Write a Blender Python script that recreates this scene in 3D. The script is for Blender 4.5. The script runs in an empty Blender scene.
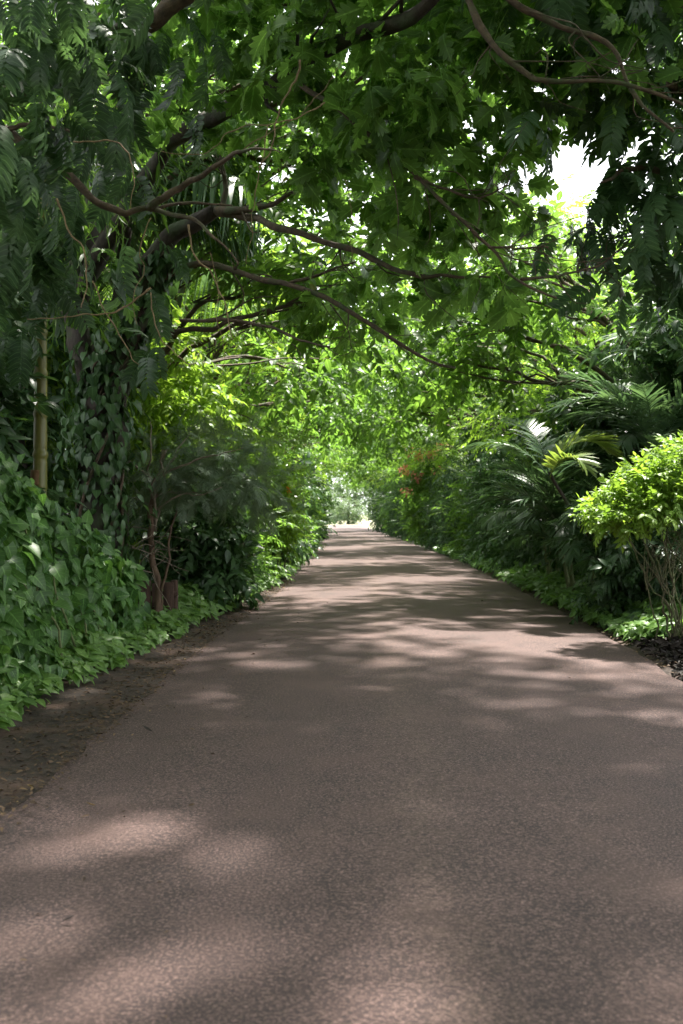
import bpy, math
import numpy as np
from mathutils import Vector

R = math.radians
scene = bpy.context.scene
COL = scene.collection

# ------------------------------------------------------------------ camera
cam_d = bpy.data.cameras.new("camera")
cam = bpy.data.objects.new("camera", cam_d)
COL.objects.link(cam)
cam_d.sensor_fit = 'VERTICAL'
cam_d.sensor_height = 36.0
cam_d.sensor_width = 24.0
cam_d.lens = 35.16
cam.location = (0, 0, 1.5)
cam.rotation_euler = (R(90.05), 0, 0.0185)
cam_d.clip_end = 2000
cam_d.dof.use_dof = True
cam_d.dof.focus_distance = 9.0
cam_d.dof.aperture_fstop = 2.8
scene.camera = cam

# ------------------------------------------------------------------ light
SUN_DIR = Vector((0.22, 0.38, 1.0)).normalized()        # towards the sun
el = math.asin(SUN_DIR.z)
az = math.atan2(SUN_DIR.x, SUN_DIR.y)
world = bpy.data.worlds.new("World")
scene.world = world
world.use_nodes = True
nt = world.node_tree
bg = nt.nodes["Background"]
sky = nt.nodes.new("ShaderNodeTexSky")
sky.sky_type = 'NISHITA'
sky.sun_disc = False
sky.sun_elevation = el
sky.sun_rotation = az
sky.dust_density = 4.0
sky.air_density = 1.0
wtc = nt.nodes.new("ShaderNodeTexCoord")
wno = nt.nodes.new("ShaderNodeTexNoise")
wno.inputs["Scale"].default_value = 2.2
wno.inputs["Detail"].default_value = 6
wra = nt.nodes.new("ShaderNodeValToRGB")
wra.color_ramp.elements[0].position = 0.30
wra.color_ramp.elements[0].color = (0.70, 0.70, 0.70, 1)
wra.color_ramp.elements[1].position = 0.62
wra.color_ramp.elements[1].color = (0.97, 0.97, 0.97, 1)
wmx = nt.nodes.new("ShaderNodeMixRGB")
wmx.inputs[2].default_value = (6.6, 6.7, 6.9, 1)         # white cloud cover
nt.links.new(wtc.outputs["Generated"], wno.inputs["Vector"])
nt.links.new(wno.outputs["Fac"], wra.inputs["Fac"])
nt.links.new(wra.outputs["Color"], wmx.inputs[0])
nt.links.new(sky.outputs["Color"], wmx.inputs[1])
nt.links.new(wmx.outputs["Color"], bg.inputs["Color"])
bg.inputs["Strength"].default_value = 0.125

sun_d = bpy.data.lights.new("sun", 'SUN')
sun_d.energy = 4.7
sun_d.angle = R(2.4)
sun_d.color = (1.0, 0.95, 0.86)
sun = bpy.data.objects.new("sun", sun_d)
sun.rotation_euler = SUN_DIR.to_track_quat('Z', 'Y').to_euler()
sun.location = SUN_DIR * 60
COL.objects.link(sun)

scene.view_settings.view_transform = 'Standard'
scene.view_settings.look = 'None'
scene.view_settings.exposure = 2.14
scene.view_settings.gamma = 1.0
scene.cycles.use_denoising = True
scene.cycles.max_bounces = 7
scene.cycles.diffuse_bounces = 4
scene.cycles.transmission_bounces = 4
scene.cycles.glossy_bounces = 2
scene.cycles.caustics_reflective = False
scene.cycles.caustics_refractive = False
scene.cycles.sample_clamp_indirect = 6.0

# ------------------------------------------------------------------ materials
def new_mat(name):
    m = bpy.data.materials.new(name)
    m.use_nodes = True
    nt = m.node_tree
    nt.nodes.clear()
    out = nt.nodes.new("ShaderNodeOutputMaterial")
    return m, nt, out

def nd(nt, kind, **kw):
    n = nt.nodes.new(kind)
    for k, v in kw.items():
        if k in n.inputs:
            n.inputs[k].default_value = v
        else:
            setattr(n, k, v)
    return n

def mixc(nt, fac, a, b, mode='MIX'):
    n = nt.nodes.new("ShaderNodeMixRGB")
    n.blend_type = mode
    for i, v in enumerate((fac, a, b)):
        if isinstance(v, bpy.types.NodeSocket):
            nt.links.new(v, n.inputs[i])
        elif i == 0:
            n.inputs[0].default_value = v
        else:
            n.inputs[i].default_value = (*v, 1)
    return n.outputs[0]

def ramp(nt, sock, stops):
    n = nt.nodes.new("ShaderNodeValToRGB")
    els = n.color_ramp.elements
    while len(els) < len(stops):
        els.new(0.5)
    for e, (p, c) in zip(els, stops):
        e.position = p
        e.color = (*c, 1) if len(c) == 3 else c
    nt.links.new(sock, n.inputs["Fac"])
    return n.outputs["Color"]

def leaf_mat(name, ca, cb, trans=0.35, rough=0.42, old=(0.16, 0.13, 0.02), old_amt=0.03, rib=0.35, veins=0.0, tboost=1.9, spec=0.30):
    """green leaf: two hues by leaf, a pale midrib, a few yellowed leaves, light shining through"""
    m, nt, out = new_mat(name)
    at = nd(nt, "ShaderNodeAttribute", attribute_name="leafuv")
    sep = nd(nt, "ShaderNodeSeparateXYZ")
    nt.links.new(at.outputs["Vector"], sep.inputs[0])
    col = ramp(nt, sep.outputs["Z"], [(0.0, ca), (0.85, cb), (1.0 - old_amt, cb), (1.0, old)])
    oi = nd(nt, "ShaderNodeObjectInfo")
    hs = nd(nt, "ShaderNodeHueSaturation")
    mr = nd(nt, "ShaderNodeMapRange")
    mr.inputs["To Min"].default_value = 0.78
    mr.inputs["To Max"].default_value = 1.22
    nt.links.new(oi.outputs["Random"], mr.inputs["Value"])
    nt.links.new(mr.outputs[0], hs.inputs["Value"])
    nt.links.new(col, hs.inputs["Color"])
    col = hs.outputs["Color"]
    if rib > 0:
        ab = nd(nt, "ShaderNodeMath", operation='ABSOLUTE')
        nt.links.new(sep.outputs["X"], ab.inputs[0])
        rb = nd(nt, "ShaderNodeMapRange")
        rb.inputs["From Min"].default_value = 0.03
        rb.inputs["From Max"].default_value = 0.12
        rb.inputs["To Min"].default_value = rib
        rb.inputs["To Max"].default_value = 0.0
        nt.links.new(ab.outputs[0], rb.inputs["Value"])
        col = mixc(nt, rb.outputs[0], col, tuple(min(1, c * 2.2 + 0.03) for c in cb))
        if veins > 0:
            # side veins: sin(v*30 - |u|*8)
            m1 = nd(nt, "ShaderNodeMath", operation='MULTIPLY_ADD')
            m1.inputs[1].default_value = -7.0
            nt.links.new(ab.outputs[0], m1.inputs[0])
            m2 = nd(nt, "ShaderNodeMath", operation='MULTIPLY')
            m2.inputs[1].default_value = 38.0
            nt.links.new(sep.outputs["Y"], m2.inputs[0])
            nt.links.new(m2.outputs[0], m1.inputs[2])
            m3 = nd(nt, "ShaderNodeMath", operation='SINE')
            nt.links.new(m1.outputs[0], m3.inputs[0])
            vr = nd(nt, "ShaderNodeMapRange")
            vr.inputs["From Min"].default_value = 0.86
            vr.inputs["From Max"].default_value = 1.0
            vr.inputs["To Max"].default_value = veins
            nt.links.new(m3.outputs[0], vr.inputs["Value"])
            col = mixc(nt, vr.outputs[0], col, tuple(min(1, c * 1.8 + 0.02) for c in cb))
    bs = nd(nt, "ShaderNodeBsdfPrincipled", Roughness=rough)
    bs.inputs["Specular IOR Level"].default_value = spec
    nt.links.new(col, bs.inputs["Base Color"])
    tr = nd(nt, "ShaderNodeBsdfTranslucent")
    tcol = mixc(nt, 1.0, col, (tboost * 1.15, tboost * 1.1, tboost * 0.70), 'MULTIPLY')
    nt.links.new(tcol, tr.inputs["Color"])
    mx = nd(nt, "ShaderNodeMixShader")
    mx.inputs[0].default_value = trans
    nt.links.new(bs.outputs[0], mx.inputs[1])
    nt.links.new(tr.outputs[0], mx.inputs[2])
    nt.links.new(mx.outputs[0], out.inputs["Surface"])
    return m

def rough_mat(name, ca, cb, scale=8.0, rough=0.85, bump=0.4, stretch=(1, 1, 1), cc=None, coat=None):
    """bark, soil, wood: noise between two or three colours with a bump"""
    m, nt, out = new_mat(name)
    tc = nd(nt, "ShaderNodeTexCoord")
    mp = nd(nt, "ShaderNodeMapping")
    mp.inputs["Scale"].default_value = stretch
    nt.links.new(tc.outputs["Object"], mp.inputs[0])
    n1 = nd(nt, "ShaderNodeTexNoise", Scale=scale, Detail=8.0, Roughness=0.65)
    nt.links.new(mp.outputs[0], n1.inputs["Vector"])
    col = ramp(nt, n1.outputs["Fac"], [(0.32, ca), (0.68, cb)])
    if cc:
        n2 = nd(nt, "ShaderNodeTexNoise", Scale=scale * 0.25, Detail=5.0)
        nt.links.new(tc.outputs["Object"], n2.inputs["Vector"])
        f = ramp(nt, n2.outputs["Fac"], [(0.50, (0, 0, 0)), (0.66, (1, 1, 1))])
        col = mixc(nt, f, col, cc)
    bs = nd(nt, "ShaderNodeBsdfPrincipled", Roughness=rough)
    nt.links.new(col, bs.inputs["Base Color"])
    bp = nd(nt, "ShaderNodeBump", Strength=bump, Distance=0.03)
    nt.links.new(n1.outputs["Fac"], bp.inputs["Height"])
    nt.links.new(bp.outputs[0], bs.inputs["Normal"])
    nt.links.new(bs.outputs[0], out.inputs["Surface"])
    return m

M = {}
M['lobed'] = leaf_mat("breadfruit_leaf", (0.044, 0.092, 0.026), (0.090, 0.175, 0.038), trans=0.56, rough=0.42, old_amt=0.05, rib=0.5, veins=0.4)
M['pinnate'] = leaf_mat("pinnate_leaf", (0.024, 0.056, 0.028), (0.052, 0.104, 0.042), trans=0.35, rough=0.42)
M['canopy'] = leaf_mat("canopy_leaf", (0.046, 0.102, 0.024), (0.100, 0.188, 0.034), trans=0.55, rough=0.42, old_amt=0.04)
M['lime'] = leaf_mat("lime_leaf", (0.075, 0.145, 0.022), (0.150, 0.235, 0.036), trans=0.55, rough=0.42, old=(0.25, 0.2, 0.03))
M['shrubtop'] = leaf_mat("bright_shrub_leaf", (0.080, 0.160, 0.022), (0.170, 0.270, 0.040), trans=0.40, rough=0.45, old=(0.3, 0.25, 0.04))
M['ivy'] = leaf_mat("ivy_leaf", (0.028, 0.084, 0.024), (0.085, 0.180, 0.040), trans=0.30, rough=0.40, rib=0.5, veins=0.3, old_amt=0.035, spec=0.30)
M['cover'] = leaf_mat("ground_cover_leaf", (0.060, 0.130, 0.036), (0.130, 0.235, 0.054), trans=0.32, rough=0.38, rib=0.4, veins=0.25, old_amt=0.02)
M['dark'] = leaf_mat("dark_shrub_leaf", (0.020, 0.050, 0.021), (0.048, 0.100, 0.032), trans=0.26, rough=0.36, old_amt=0.025)
M['feather'] = leaf_mat("feathery_leaf", (0.060, 0.090, 0.058), (0.100, 0.140, 0.088), trans=0.3, rough=0.5, rib=0, old=(0.2, 0.15, 0.06))
M['palm'] = leaf_mat("palm_leaf", (0.038, 0.080, 0.044), (0.075, 0.135, 0.064), trans=0.28, rough=0.34, rib=0, spec=0.5, old=(0.2, 0.17, 0.03))
M['palmlit'] = leaf_mat("sunlit_yellowing_palm_leaf", (0.060, 0.125, 0.028), (0.14, 0.185, 0.042), trans=0.35, rough=0.4, rib=0, old=(0.3, 0.2, 0.03))  # sunlit copy of the palm leaf: sunlight put into its colour besides the yellowing
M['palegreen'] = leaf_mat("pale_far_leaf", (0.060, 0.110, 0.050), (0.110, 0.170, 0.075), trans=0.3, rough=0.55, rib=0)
M['coral'] = leaf_mat("coral_bract", (0.50, 0.16, 0.14), (0.66, 0.30, 0.25), trans=0.35, rough=0.5, rib=0, old=(0.5, 0.3, 0.15), tboost=1.2)
M['orange'] = leaf_mat("orange_petal", (0.70, 0.13, 0.02), (0.80, 0.22, 0.03), trans=0.3, rough=0.5, rib=0, old=(0.7, 0.3, 0.05), tboost=1.1)
M['litter'] = leaf_mat("dry_leaf", (0.028, 0.017, 0.011), (0.14, 0.088, 0.053), trans=0.1, rough=0.7, rib=0.2, old=(0.30, 0.20, 0.08), old_amt=0.10, tboost=1.0)
M['mulch'] = leaf_mat("dark_mulch", (0.010, 0.008, 0.007), (0.030, 0.022, 0.018), trans=0.0, rough=0.75, rib=0, old=(0.07, 0.05, 0.035), old_amt=0.06, tboost=1.0)
M['bark'] = rough_mat("dark_bark", (0.014, 0.010, 0.008), (0.048, 0.035, 0.026), scale=14, stretch=(1, 1, 0.3), cc=(0.035, 0.05, 0.02), bump=0.8)
M['limb'] = rough_mat("branch_bark", (0.034, 0.024, 0.016), (0.125, 0.084, 0.052), scale=20, bump=0.6, cc=(0.05, 0.06, 0.025))
M['brownbark'] = rough_mat("brown_bark", (0.055, 0.034, 0.022), (0.15, 0.095, 0.06), scale=22, stretch=(1, 1, 0.3), bump=0.6)
M['vine'] = rough_mat("tan_vine", (0.10, 0.07, 0.038), (0.26, 0.18, 0.095), scale=30, bump=0.3)
M['greenstem'] = rough_mat("green_stem", (0.060, 0.085, 0.025), (0.14, 0.16, 0.06), scale=20, bump=0.3)
M['palestem'] = rough_mat("pale_stem", (0.045, 0.048, 0.022), (0.12, 0.11, 0.055), scale=26, bump=0.4, cc=(0.09, 0.12, 0.04))
M['twig'] = rough_mat("dry_twig", (0.12, 0.095, 0.07), (0.26, 0.21, 0.16), scale=20, bump=0.3)
M['fence'] = rough_mat("fence_wood", (0.030, 0.016, 0.011), (0.085, 0.044, 0.028), scale=9, stretch=(4, 4, 0.5), bump=0.4)
M['stone'] = rough_mat("dark_pebble", (0.02, 0.018, 0.016), (0.06, 0.05, 0.045), scale=12, bump=0.3)

def bamboo_mat():
    m, nt, out = new_mat("bamboo_culm")
    tc = nd(nt, "ShaderNodeTexCoord")
    n1 = nd(nt, "ShaderNodeTexNoise", Scale=3.0, Detail=6.0)
    mp = nd(nt, "ShaderNodeMapping")
    mp.inputs["Scale"].default_value = (6, 6, 0.6)
    nt.links.new(tc.outputs["Object"], mp.inputs[0])
    nt.links.new(mp.outputs[0], n1.inputs["Vector"])
    col = ramp(nt, n1.outputs["Fac"], [(0.30, (0.075, 0.095, 0.016)), (0.55, (0.15, 0.14, 0.028)), (0.78, (0.045, 0.070, 0.012))])
    bs = nd(nt, "ShaderNodeBsdfPrincipled", Roughness=0.4)
    nt.links.new(col, bs.inputs["Base Color"])
    nt.links.new(bs.outputs[0], out.inputs["Surface"])
    return m
M['bamboo'] = bamboo_mat()
M['sheath'] = rough_mat("bamboo_sheath", (0.13, 0.065, 0.028), (0.24, 0.14, 0.07), scale=15, bump=0.3)

def road_mat():
    m, nt, out = new_mat("worn_asphalt")
    tc = nd(nt, "ShaderNodeTexCoord")
    P = tc.outputs["Object"]
    def noise(scale, detail=4.0, rough=0.5, stretch=None):
        n = nd(nt, "ShaderNodeTexNoise", Scale=scale, Detail=detail, Roughness=rough)
        if stretch:
            mp = nd(nt, "ShaderNodeMapping")
            mp.inputs["Scale"].default_value = stretch
            nt.links.new(P, mp.inputs[0])
            nt.links.new(mp.outputs[0], n.inputs["Vector"])
        else:
            nt.links.new(P, n.inputs["Vector"])
        return n.outputs["Fac"]
    big = noise(0.55, 5)
    mid = noise(3.5, 6, 0.6)
    fine = noise(72.0, 5, 0.85)
    col = ramp(nt, big, [(0.28, (0.032, 0.0188, 0.0184)), (0.72, (0.056, 0.0325, 0.0312))])
    col = mixc(nt, ramp(nt, mid, [(0.35, (0, 0, 0)), (0.75, (0.55, 0.55, 0.55))]), col, (0.080, 0.0450, 0.0415))
    # aggregate: dark and pale grains
    col = mixc(nt, ramp(nt, fine, [(0.52, (0, 0, 0)), (0.62, (0.95, 0.95, 0.95))]), col, (0.235, 0.150, 0.128))
    col = mixc(nt, ramp(nt, fine, [(0.37, (0.95, 0.95, 0.95)), (0.48, (0, 0, 0))]), col, (0.009, 0.007, 0.007))
    vo = nd(nt, "ShaderNodeTexVoronoi", Scale=210.0)
    nt.links.new(P, vo.inputs["Vector"])
    col = mixc(nt, ramp(nt, vo.outputs["Distance"], [(0.08, (0.35, 0.35, 0.35)), (0.30, (0, 0, 0))]), col, (0.18, 0.115, 0.094))
    # sandy dust gathered in a crooked line along the crown of the road
    sp = nd(nt, "ShaderNodeSeparateXYZ")
    nt.links.new(P, sp.inputs[0])
    wob = noise(0.35, 3)
    a = nd(nt, "ShaderNodeMath", operation='MULTIPLY_ADD')
    a.inputs[1].default_value = 0.9
    a.inputs[2].default_value = -0.45 - 0.33
    nt.links.new(wob, a.inputs[0])
    b = nd(nt, "ShaderNodeMath", operation='ADD')
    nt.links.new(sp.outputs["X"], b.inputs[0])
    nt.links.new(a.outputs[0], b.inputs[1])
    c = nd(nt, "ShaderNodeMath", operation='ABSOLUTE')
    nt.links.new(b.outputs[0], c.inputs[0])
    line = ramp(nt, c.outputs[0], [(0.0, (0.34, 0.34, 0.34)), (0.30, (0, 0, 0))])
    spk = ramp(nt, noise(9.0, 8, 0.8), [(0.42, (0, 0, 0)), (0.66, (1, 1, 1))])
    line = mixc(nt, 1.0, line, spk, 'MULTIPLY')
    col = mixc(nt, line, col, (0.17, 0.115, 0.085))
    # scattered dust patches and dark damp stains
    dust = ramp(nt, noise(1.3, 6, 0.65, (1.0, 0.6, 1)), [(0.50, (0, 0, 0)), (0.72, (0.6, 0.6, 0.6))])
    col = mixc(nt, dust, col, (0.108, 0.064, 0.054))
    st = ramp(nt, noise(0.9, 6, 0.7, (0.7, 0.35, 1)), [(0.28, (0.5, 0.5, 0.5)), (0.42, (0, 0, 0))])
    col = mixc(nt, st, col, (0.022, 0.018, 0.018))
    # fine tar cracks
    vc = nd(nt, "ShaderNodeTexVoronoi", Scale=0.55, feature='DISTANCE_TO_EDGE')
    wv = nd(nt, "ShaderNodeTexNoise", Scale=2.0, Detail=4.0)
    nt.links.new(P, wv.inputs["Vector"])
    wmix = mixc(nt, 0.22, P, wv.outputs["Color"])
    nt.links.new(wmix, vc.inputs["Vector"])
    crack = ramp(nt, vc.outputs["Distance"], [(0.0, (0.5, 0.5, 0.5)), (0.006, (0, 0, 0))])
    crack = mixc(nt, 1.0, crack, ramp(nt, big, [(0.48, (0, 0, 0)), (0.6, (1, 1, 1))]), 'MULTIPLY')
    col = mixc(nt, crack, col, (0.03, 0.025, 0.024))
    bs = nd(nt, "ShaderNodeBsdfPrincipled", Roughness=0.88)
    nt.links.new(col, bs.inputs["Base Color"])
    add = mixc(nt, 0.5, fine, vo.outputs["Distance"])
    bp = nd(nt, "ShaderNodeBump", Strength=0.6, Distance=0.006)
    nt.links.new(add, bp.inputs["Height"])
    nt.links.new(bp.outputs[0], bs.inputs["Normal"])
    nt.links.new(bs.outputs[0], out.inputs["Surface"])
    return m
M['road'] = road_mat()
M['soil'] = rough_mat("damp_soil", (0.014, 0.009, 0.007), (0.046, 0.027, 0.019), scale=9, bump=0.8, cc=(0.075, 0.042, 0.030))
M['ground'] = rough_mat("forest_floor", (0.016, 0.012, 0.008), (0.045, 0.034, 0.020), scale=3, bump=0.7, cc=(0.025, 0.04, 0.015))
M['field'] = rough_mat("pale_field", (0.20, 0.19, 0.11), (0.34, 0.30, 0.20), scale=0.6, bump=0.1, cc=(0.16, 0.20, 0.09))

# ------------------------------------------------------------------ mesh helpers
def norm(a):
    return a / np.maximum(np.linalg.norm(a, axis=-1, keepdims=True), 1e-9)

class T:                                   # a bag of triangles: verts, tris, (u, v, random)
    def __init__(s, V, F, U):
        s.V = np.asarray(V, float).reshape(-1, 3)
        s.F = np.asarray(F, int).reshape(-1, 3)
        s.U = np.asarray(U, float).reshape(-1, 3)

def join(ts):
    o, V, F, U = 0, [], [], []
    for t in ts:
        V.append(t.V); F.append(t.F + o); U.append(t.U)
        o += len(t.V)
    return T(np.concatenate(V), np.concatenate(F), np.concatenate(U))

def basis(axis, up):
    y = norm(axis)
    x = norm(np.cross(y, up))
    z = np.cross(x, y)
    return np.stack([x, y, z], -1)          # columns

def scatter(tpls, pos, axis, up, size, rng, rand_lo=0.0, rand_hi=1.0):
    """copies of template leaves or sprays, +Y of the template along axis and +Z towards up"""
    pos = np.asarray(pos, float); n = len(pos)
    axis = np.broadcast_to(axis, (n, 3)); up = np.broadcast_to(up, (n, 3))
    size = np.broadcast_to(np.asarray(size, float), (n,))
    B = basis(axis, up) * size[:, None, None]
    pick = rng.integers(0, len(tpls), n)
    out = []
    for k, t in enumerate(tpls):
        idx = np.where(pick == k)[0]
        if not len(idx):
            continue
        V = np.einsum('nij,vj->nvi', B[idx], t.V) + pos[idx, None, :]
        nv = len(t.V)
        F = t.F[None] + (np.arange(len(idx)) * nv)[:, None, None]
        U = np.broadcast_to(t.U[None], (len(idx), nv, 3)).copy()
        U[:, :, 2] = np.clip(0.55 * U[:, :, 2] + 0.45 * rng.uniform(rand_lo, rand_hi, (len(idx), 1)), 0, 1)
        out.append(T(V.reshape(-1, 3), F.reshape(-1, 3), U.reshape(-1, 3)))
    return join(out)

def mesh_from(name, t, mat, smooth=True):
    me = bpy.data.meshes.new(name)
    nv, nf = len(t.V), len(t.F)
    me.vertices.add(nv)
    me.vertices.foreach_set("co", t.V.astype(np.float32).ravel())
    me.loops.add(nf * 3)
    me.loops.foreach_set("vertex_index", t.F.astype(np.int32).ravel())
    me.polygons.add(nf)
    me.polygons.foreach_set("loop_start", (np.arange(nf) * 3).astype(np.int32))
    at = me.attributes.new("leafuv", 'FLOAT_VECTOR', 'POINT')
    at.data.foreach_set("vector", t.U.astype(np.float32).ravel())
    me.update(calc_edges=True)
    if smooth:
        me.polygons.foreach_set("use_smooth", np.ones(nf, bool))
    me.materials.append(mat)
    return me

def obj(name, t, mat, parent=None, smooth=True):
    o = bpy.data.objects.new(name, mesh_from(name, t, mat, smooth))
    COL.objects.link(o)
    if parent:
        o.parent = parent
    return o

def tag(o, label, cat=None, group=None, kind=None):
    o["label"] = label
    if cat: o["category"] = cat
    if group: o["group"] = group
    if kind: o["kind"] = kind
    return o

def thing(name, label, cat, loc=(0, 0, 0), rz=0.0, group=None, scale=1.0):
    o = bpy.data.objects.new(name, None)
    o.empty_display_size = 0.3
    COL.objects.link(o)
    o.location = loc
    o.rotation_euler = (0, 0, rz)
    o.scale = (scale,) * 3
    tag(o, label, cat, group)
    return o

def dup(root, label, loc, rz=0.0, scale=1.0, group=None):
    r = root.copy()
    COL.objects.link(r)
    r.location = loc
    r.rotation_euler = (0, 0, rz)
    r.scale = (scale,) * 3 if not hasattr(scale, '__len__') else scale
    r["label"] = label
    if group: r["group"] = group
    for ch in list(root.children):
        c = ch.copy(); COL.objects.link(c); c.parent = r
        for g in list(ch.children):
            d = g.copy(); COL.objects.link(d); d.parent = c
    return r

# ------------------------------------------------------------------ leaf templates (length 1 along +Y, normal +Z)
def leaf(st, droop=0.25, fold=0.25, rnd=0.5, twist=0.0):
    """st: (v of midrib, half width, v offset of the margin)"""
    V, U, rows = [], [], []
    for i, (v, w, dv) in enumerate(st):
        if w <= 1e-6:
            rows.append((len(V),)); V.append((0, v, -droop * v * v)); U.append((0, v, rnd))
        else:
            b = len(V)
            ve = v + dv
            tw = twist * v
            V += [(0, v, -droop * v * v), (-w, ve, -droop * ve * abs(ve) + fold * w - tw * w), (w, ve, -droop * ve * abs(ve) + fold * w + tw * w)]
            U += [(0, v, rnd), (-1, v, rnd), (1, v, rnd)]
            rows.append((b, b + 1, b + 2))
    F = []
    for a, b in zip(rows[:-1], rows[1:]):
        if len(a) == 1:
            F += [(a[0], b[0], b[1]), (a[0], b[2], b[0])]
        elif len(b) == 1:
            F += [(a[0], b[0], a[1]), (a[0], a[2], b[0])]
        else:
            F += [(a[0], b[0], b[1]), (a[0], b[1], a[1]), (a[0], a[2], b[2]), (a[0], b[2], b[0])]
    return T(V, F, U)

OVATE = [(0, 0, 0), (.14, .16, 0), (.38, .235, 0), (.66, .18, 0), (.86, .075, 0), (1, 0, 0)]
ELLI = [(0, 0, 0), (.42, .19, 0), (1, 0, 0)]
ELLI3 = [(0, 0, 0), (.25, .16, 0), (.6, .17, 0), (1, 0, 0)]
HEART = [(0, 0.03, -.02), (.06, .34, -.14), (.30, .40, 0), (.62, .25, 0), (.85, .09, 0), (1, 0, 0)]
LOBED = [(0, .008, 0), (.12, .02, 0), (.17, .14, .03), (.21, .22, .12), (.25, .12, .10), (.27, .05, .02), (.33, .22, .08), (.37, .34, .18), (.42, .20, .16), (.44, .06, .03), (.50, .23, .09), (.54, .35, .20), (.59, .20, .17), (.61, .06, .03), (.67, .18, .09), (.71, .26, .17), (.75, .13, .13), (.78, .04, .02), (.85, .11, .06), (1.0, 0, 0)]

def xform(t, axis, up, size, pos, rnd=None):
    B = basis(np.array([axis], float), np.array([up], float))[0] * size
    U = t.U.copy()
    if rnd is not None: U[:, 2] = rnd
    return T(t.V @ B.T + np.array(pos), t.F, U)

def stick(p0, p1, r0, r1, u=0.0, rnd=0.4):
    p0 = np.array(p0, float); p1 = np.array(p1, float)
    d = norm(p1 - p0)
    a = norm(np.cross(d, (0.3, 0.1, 1.0))); b = np.cross(d, a)
    V = [p + r * (math.cos(k * 2.0944) * a + math.sin(k * 2.0944) * b) for p, r in ((p0, r0), (p1, r1)) for k in range(3)]
    F = []
    for k in range(3):
        j = (k + 1) % 3
        F += [(k, j, 3 + j), (k, 3 + j, 3 + k)]
    return T(V, F, [(u, 0.5, rnd)] * 6)

def spray(seed, st, n=9, size=0.32, droop=0.25, spread=52, stem_r=0.008, drop=0.2, whorl=False, jit=0.35, leafdroop=0.3):
    """a twig one unit long carrying n leaves"""
    g = np.random.default_rng(seed)
    ts = []
    pt = lambda s: np.array((0.06 * math.sin(3 * s + seed), s, -drop * s * s))
    for a, b in ((0, .5), (.5, 1.0)):
        ts.append(stick(pt(a), pt(b), stem_r, stem_r * .6))
    for i in range(n):
        s = 0.12 + 0.88 * i / max(1, n - 1)
        side = 1 if i % 2 else -1
        an = R(spread * g.uniform(.7, 1.25)) if i < n - 1 else R(g.uniform(-15, 15))
        if whorl: s = 0.55 + 0.45 * g.random()
        ax = np.array((side * math.sin(an), math.cos(an), g.uniform(-.45, .15)))
        upv = np.array((g.normal(0, jit), g.normal(0, jit), 1.0))
        t = leaf(st, droop=leafdroop * g.uniform(.4, 1.6), fold=g.uniform(.1, .4), twist=g.normal(0, .2))
        ts.append(xform(t, ax, upv, size * g.uniform(.7, 1.15), pt(s), g.random()))
    return join(ts)

def feather(L=1.0, n=14, elev=0, curve=50, ll=.3, lw=.05, a0=70, a1=35, vee=15, droop=.35, wp=(.4, 1.0, .75), t0=.12, seed=0, rachis=.012, cexp=1.25, jit=.06, lexp=.6, both=True):
    """pinnate leaf or palm frond: a rachis arching from +Y, leaflets in two ranks"""
    g = np.random.default_rng(seed)
    K = 26
    ts = np.linspace(0, 1, K)
    th = np.radians(elev - curve * ts ** cexp)
    pts = np.zeros((K, 3))
    for i in range(1, K):
        pts[i] = pts[i - 1] + np.array((0, math.cos(th[i - 1]), math.sin(th[i - 1]))) * L / (K - 1)
    pts[:, 0] += 0.05 * L * g.normal() * ts ** 2
    V, F, U = [], [], []
    # rachis as a three-sided tapering stick
    for i in range(K):
        r = rachis * L * (1.05 - ts[i])
        for k in range(3):
            an = k * 2.0944 + math.pi / 2
            V.append(pts[i] + (r * math.cos(an), -r * math.sin(an) * math.sin(th[i]), r * math.sin(an)))
            U.append((0.0, .5, .75))
    for i in range(K - 1):
        for k in range(3):
            j = (k + 1) % 3
            a, b, c, d = i * 3 + k, i * 3 + j, i * 3 + 3 + j, i * 3 + 3 + k
            F += [(a, b, c), (a, c, d)]
    base_r = g.random()
    for i in range(n):
        t = t0 + (1 - t0) * (i + .5) / n
        q = t * (K - 1); k = min(K - 2, int(q)); f = q - k
        p = pts[k] * (1 - f) + pts[k + 1] * f
        Tn = norm(pts[k + 1] - pts[k])
        for sd in (-1, 1):
            S = np.array((sd, 0, 0.0))
            N = norm(np.cross(np.array((1., 0, 0)), Tn))
            an = R(a0 + (a1 - a0) * t + g.normal(0, 5))
            ve = R(vee + g.normal(0, 7))
            D = math.cos(an) * Tn + math.sin(an) * (S * math.cos(ve) + N * math.sin(ve))
            prof = max(.25, math.sin(math.pi * (0.16 + 0.76 * (t - t0) / (1 - t0))) ** lexp)
            l = ll * L * prof * g.uniform(.88, 1.1)
            w = lw * L * g.uniform(.85, 1.1) * (.5 + .5 * prof)
            W = norm(Tn - Tn.dot(D) * D)
            b = len(V)
            dr = droop * g.uniform(.6, 1.4)
            rr = float(np.clip(base_r * .3 + g.random() * .7, 0, .96))
            for s, ws in ((0, wp[0]), (.36, wp[1]), (.72, wp[2])):
                c = p + D * (l * s) + np.array((0, 0, -dr * l * s * s))
                V += [c - W * (w * ws * .5), c + W * (w * ws * .5)]
                U += [(-1, s, rr), (1, s, rr)]
            V.append(p + D * l + np.array((0, 0, -dr * l))); U.append((0, 1, rr))
            F += [(b, b + 1, b + 3), (b, b + 3, b + 2), (b + 2, b + 3, b + 5), (b + 2, b + 5, b + 4), (b + 4, b + 5, b + 6)]
    return T(np.array(V), F, U)

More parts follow.
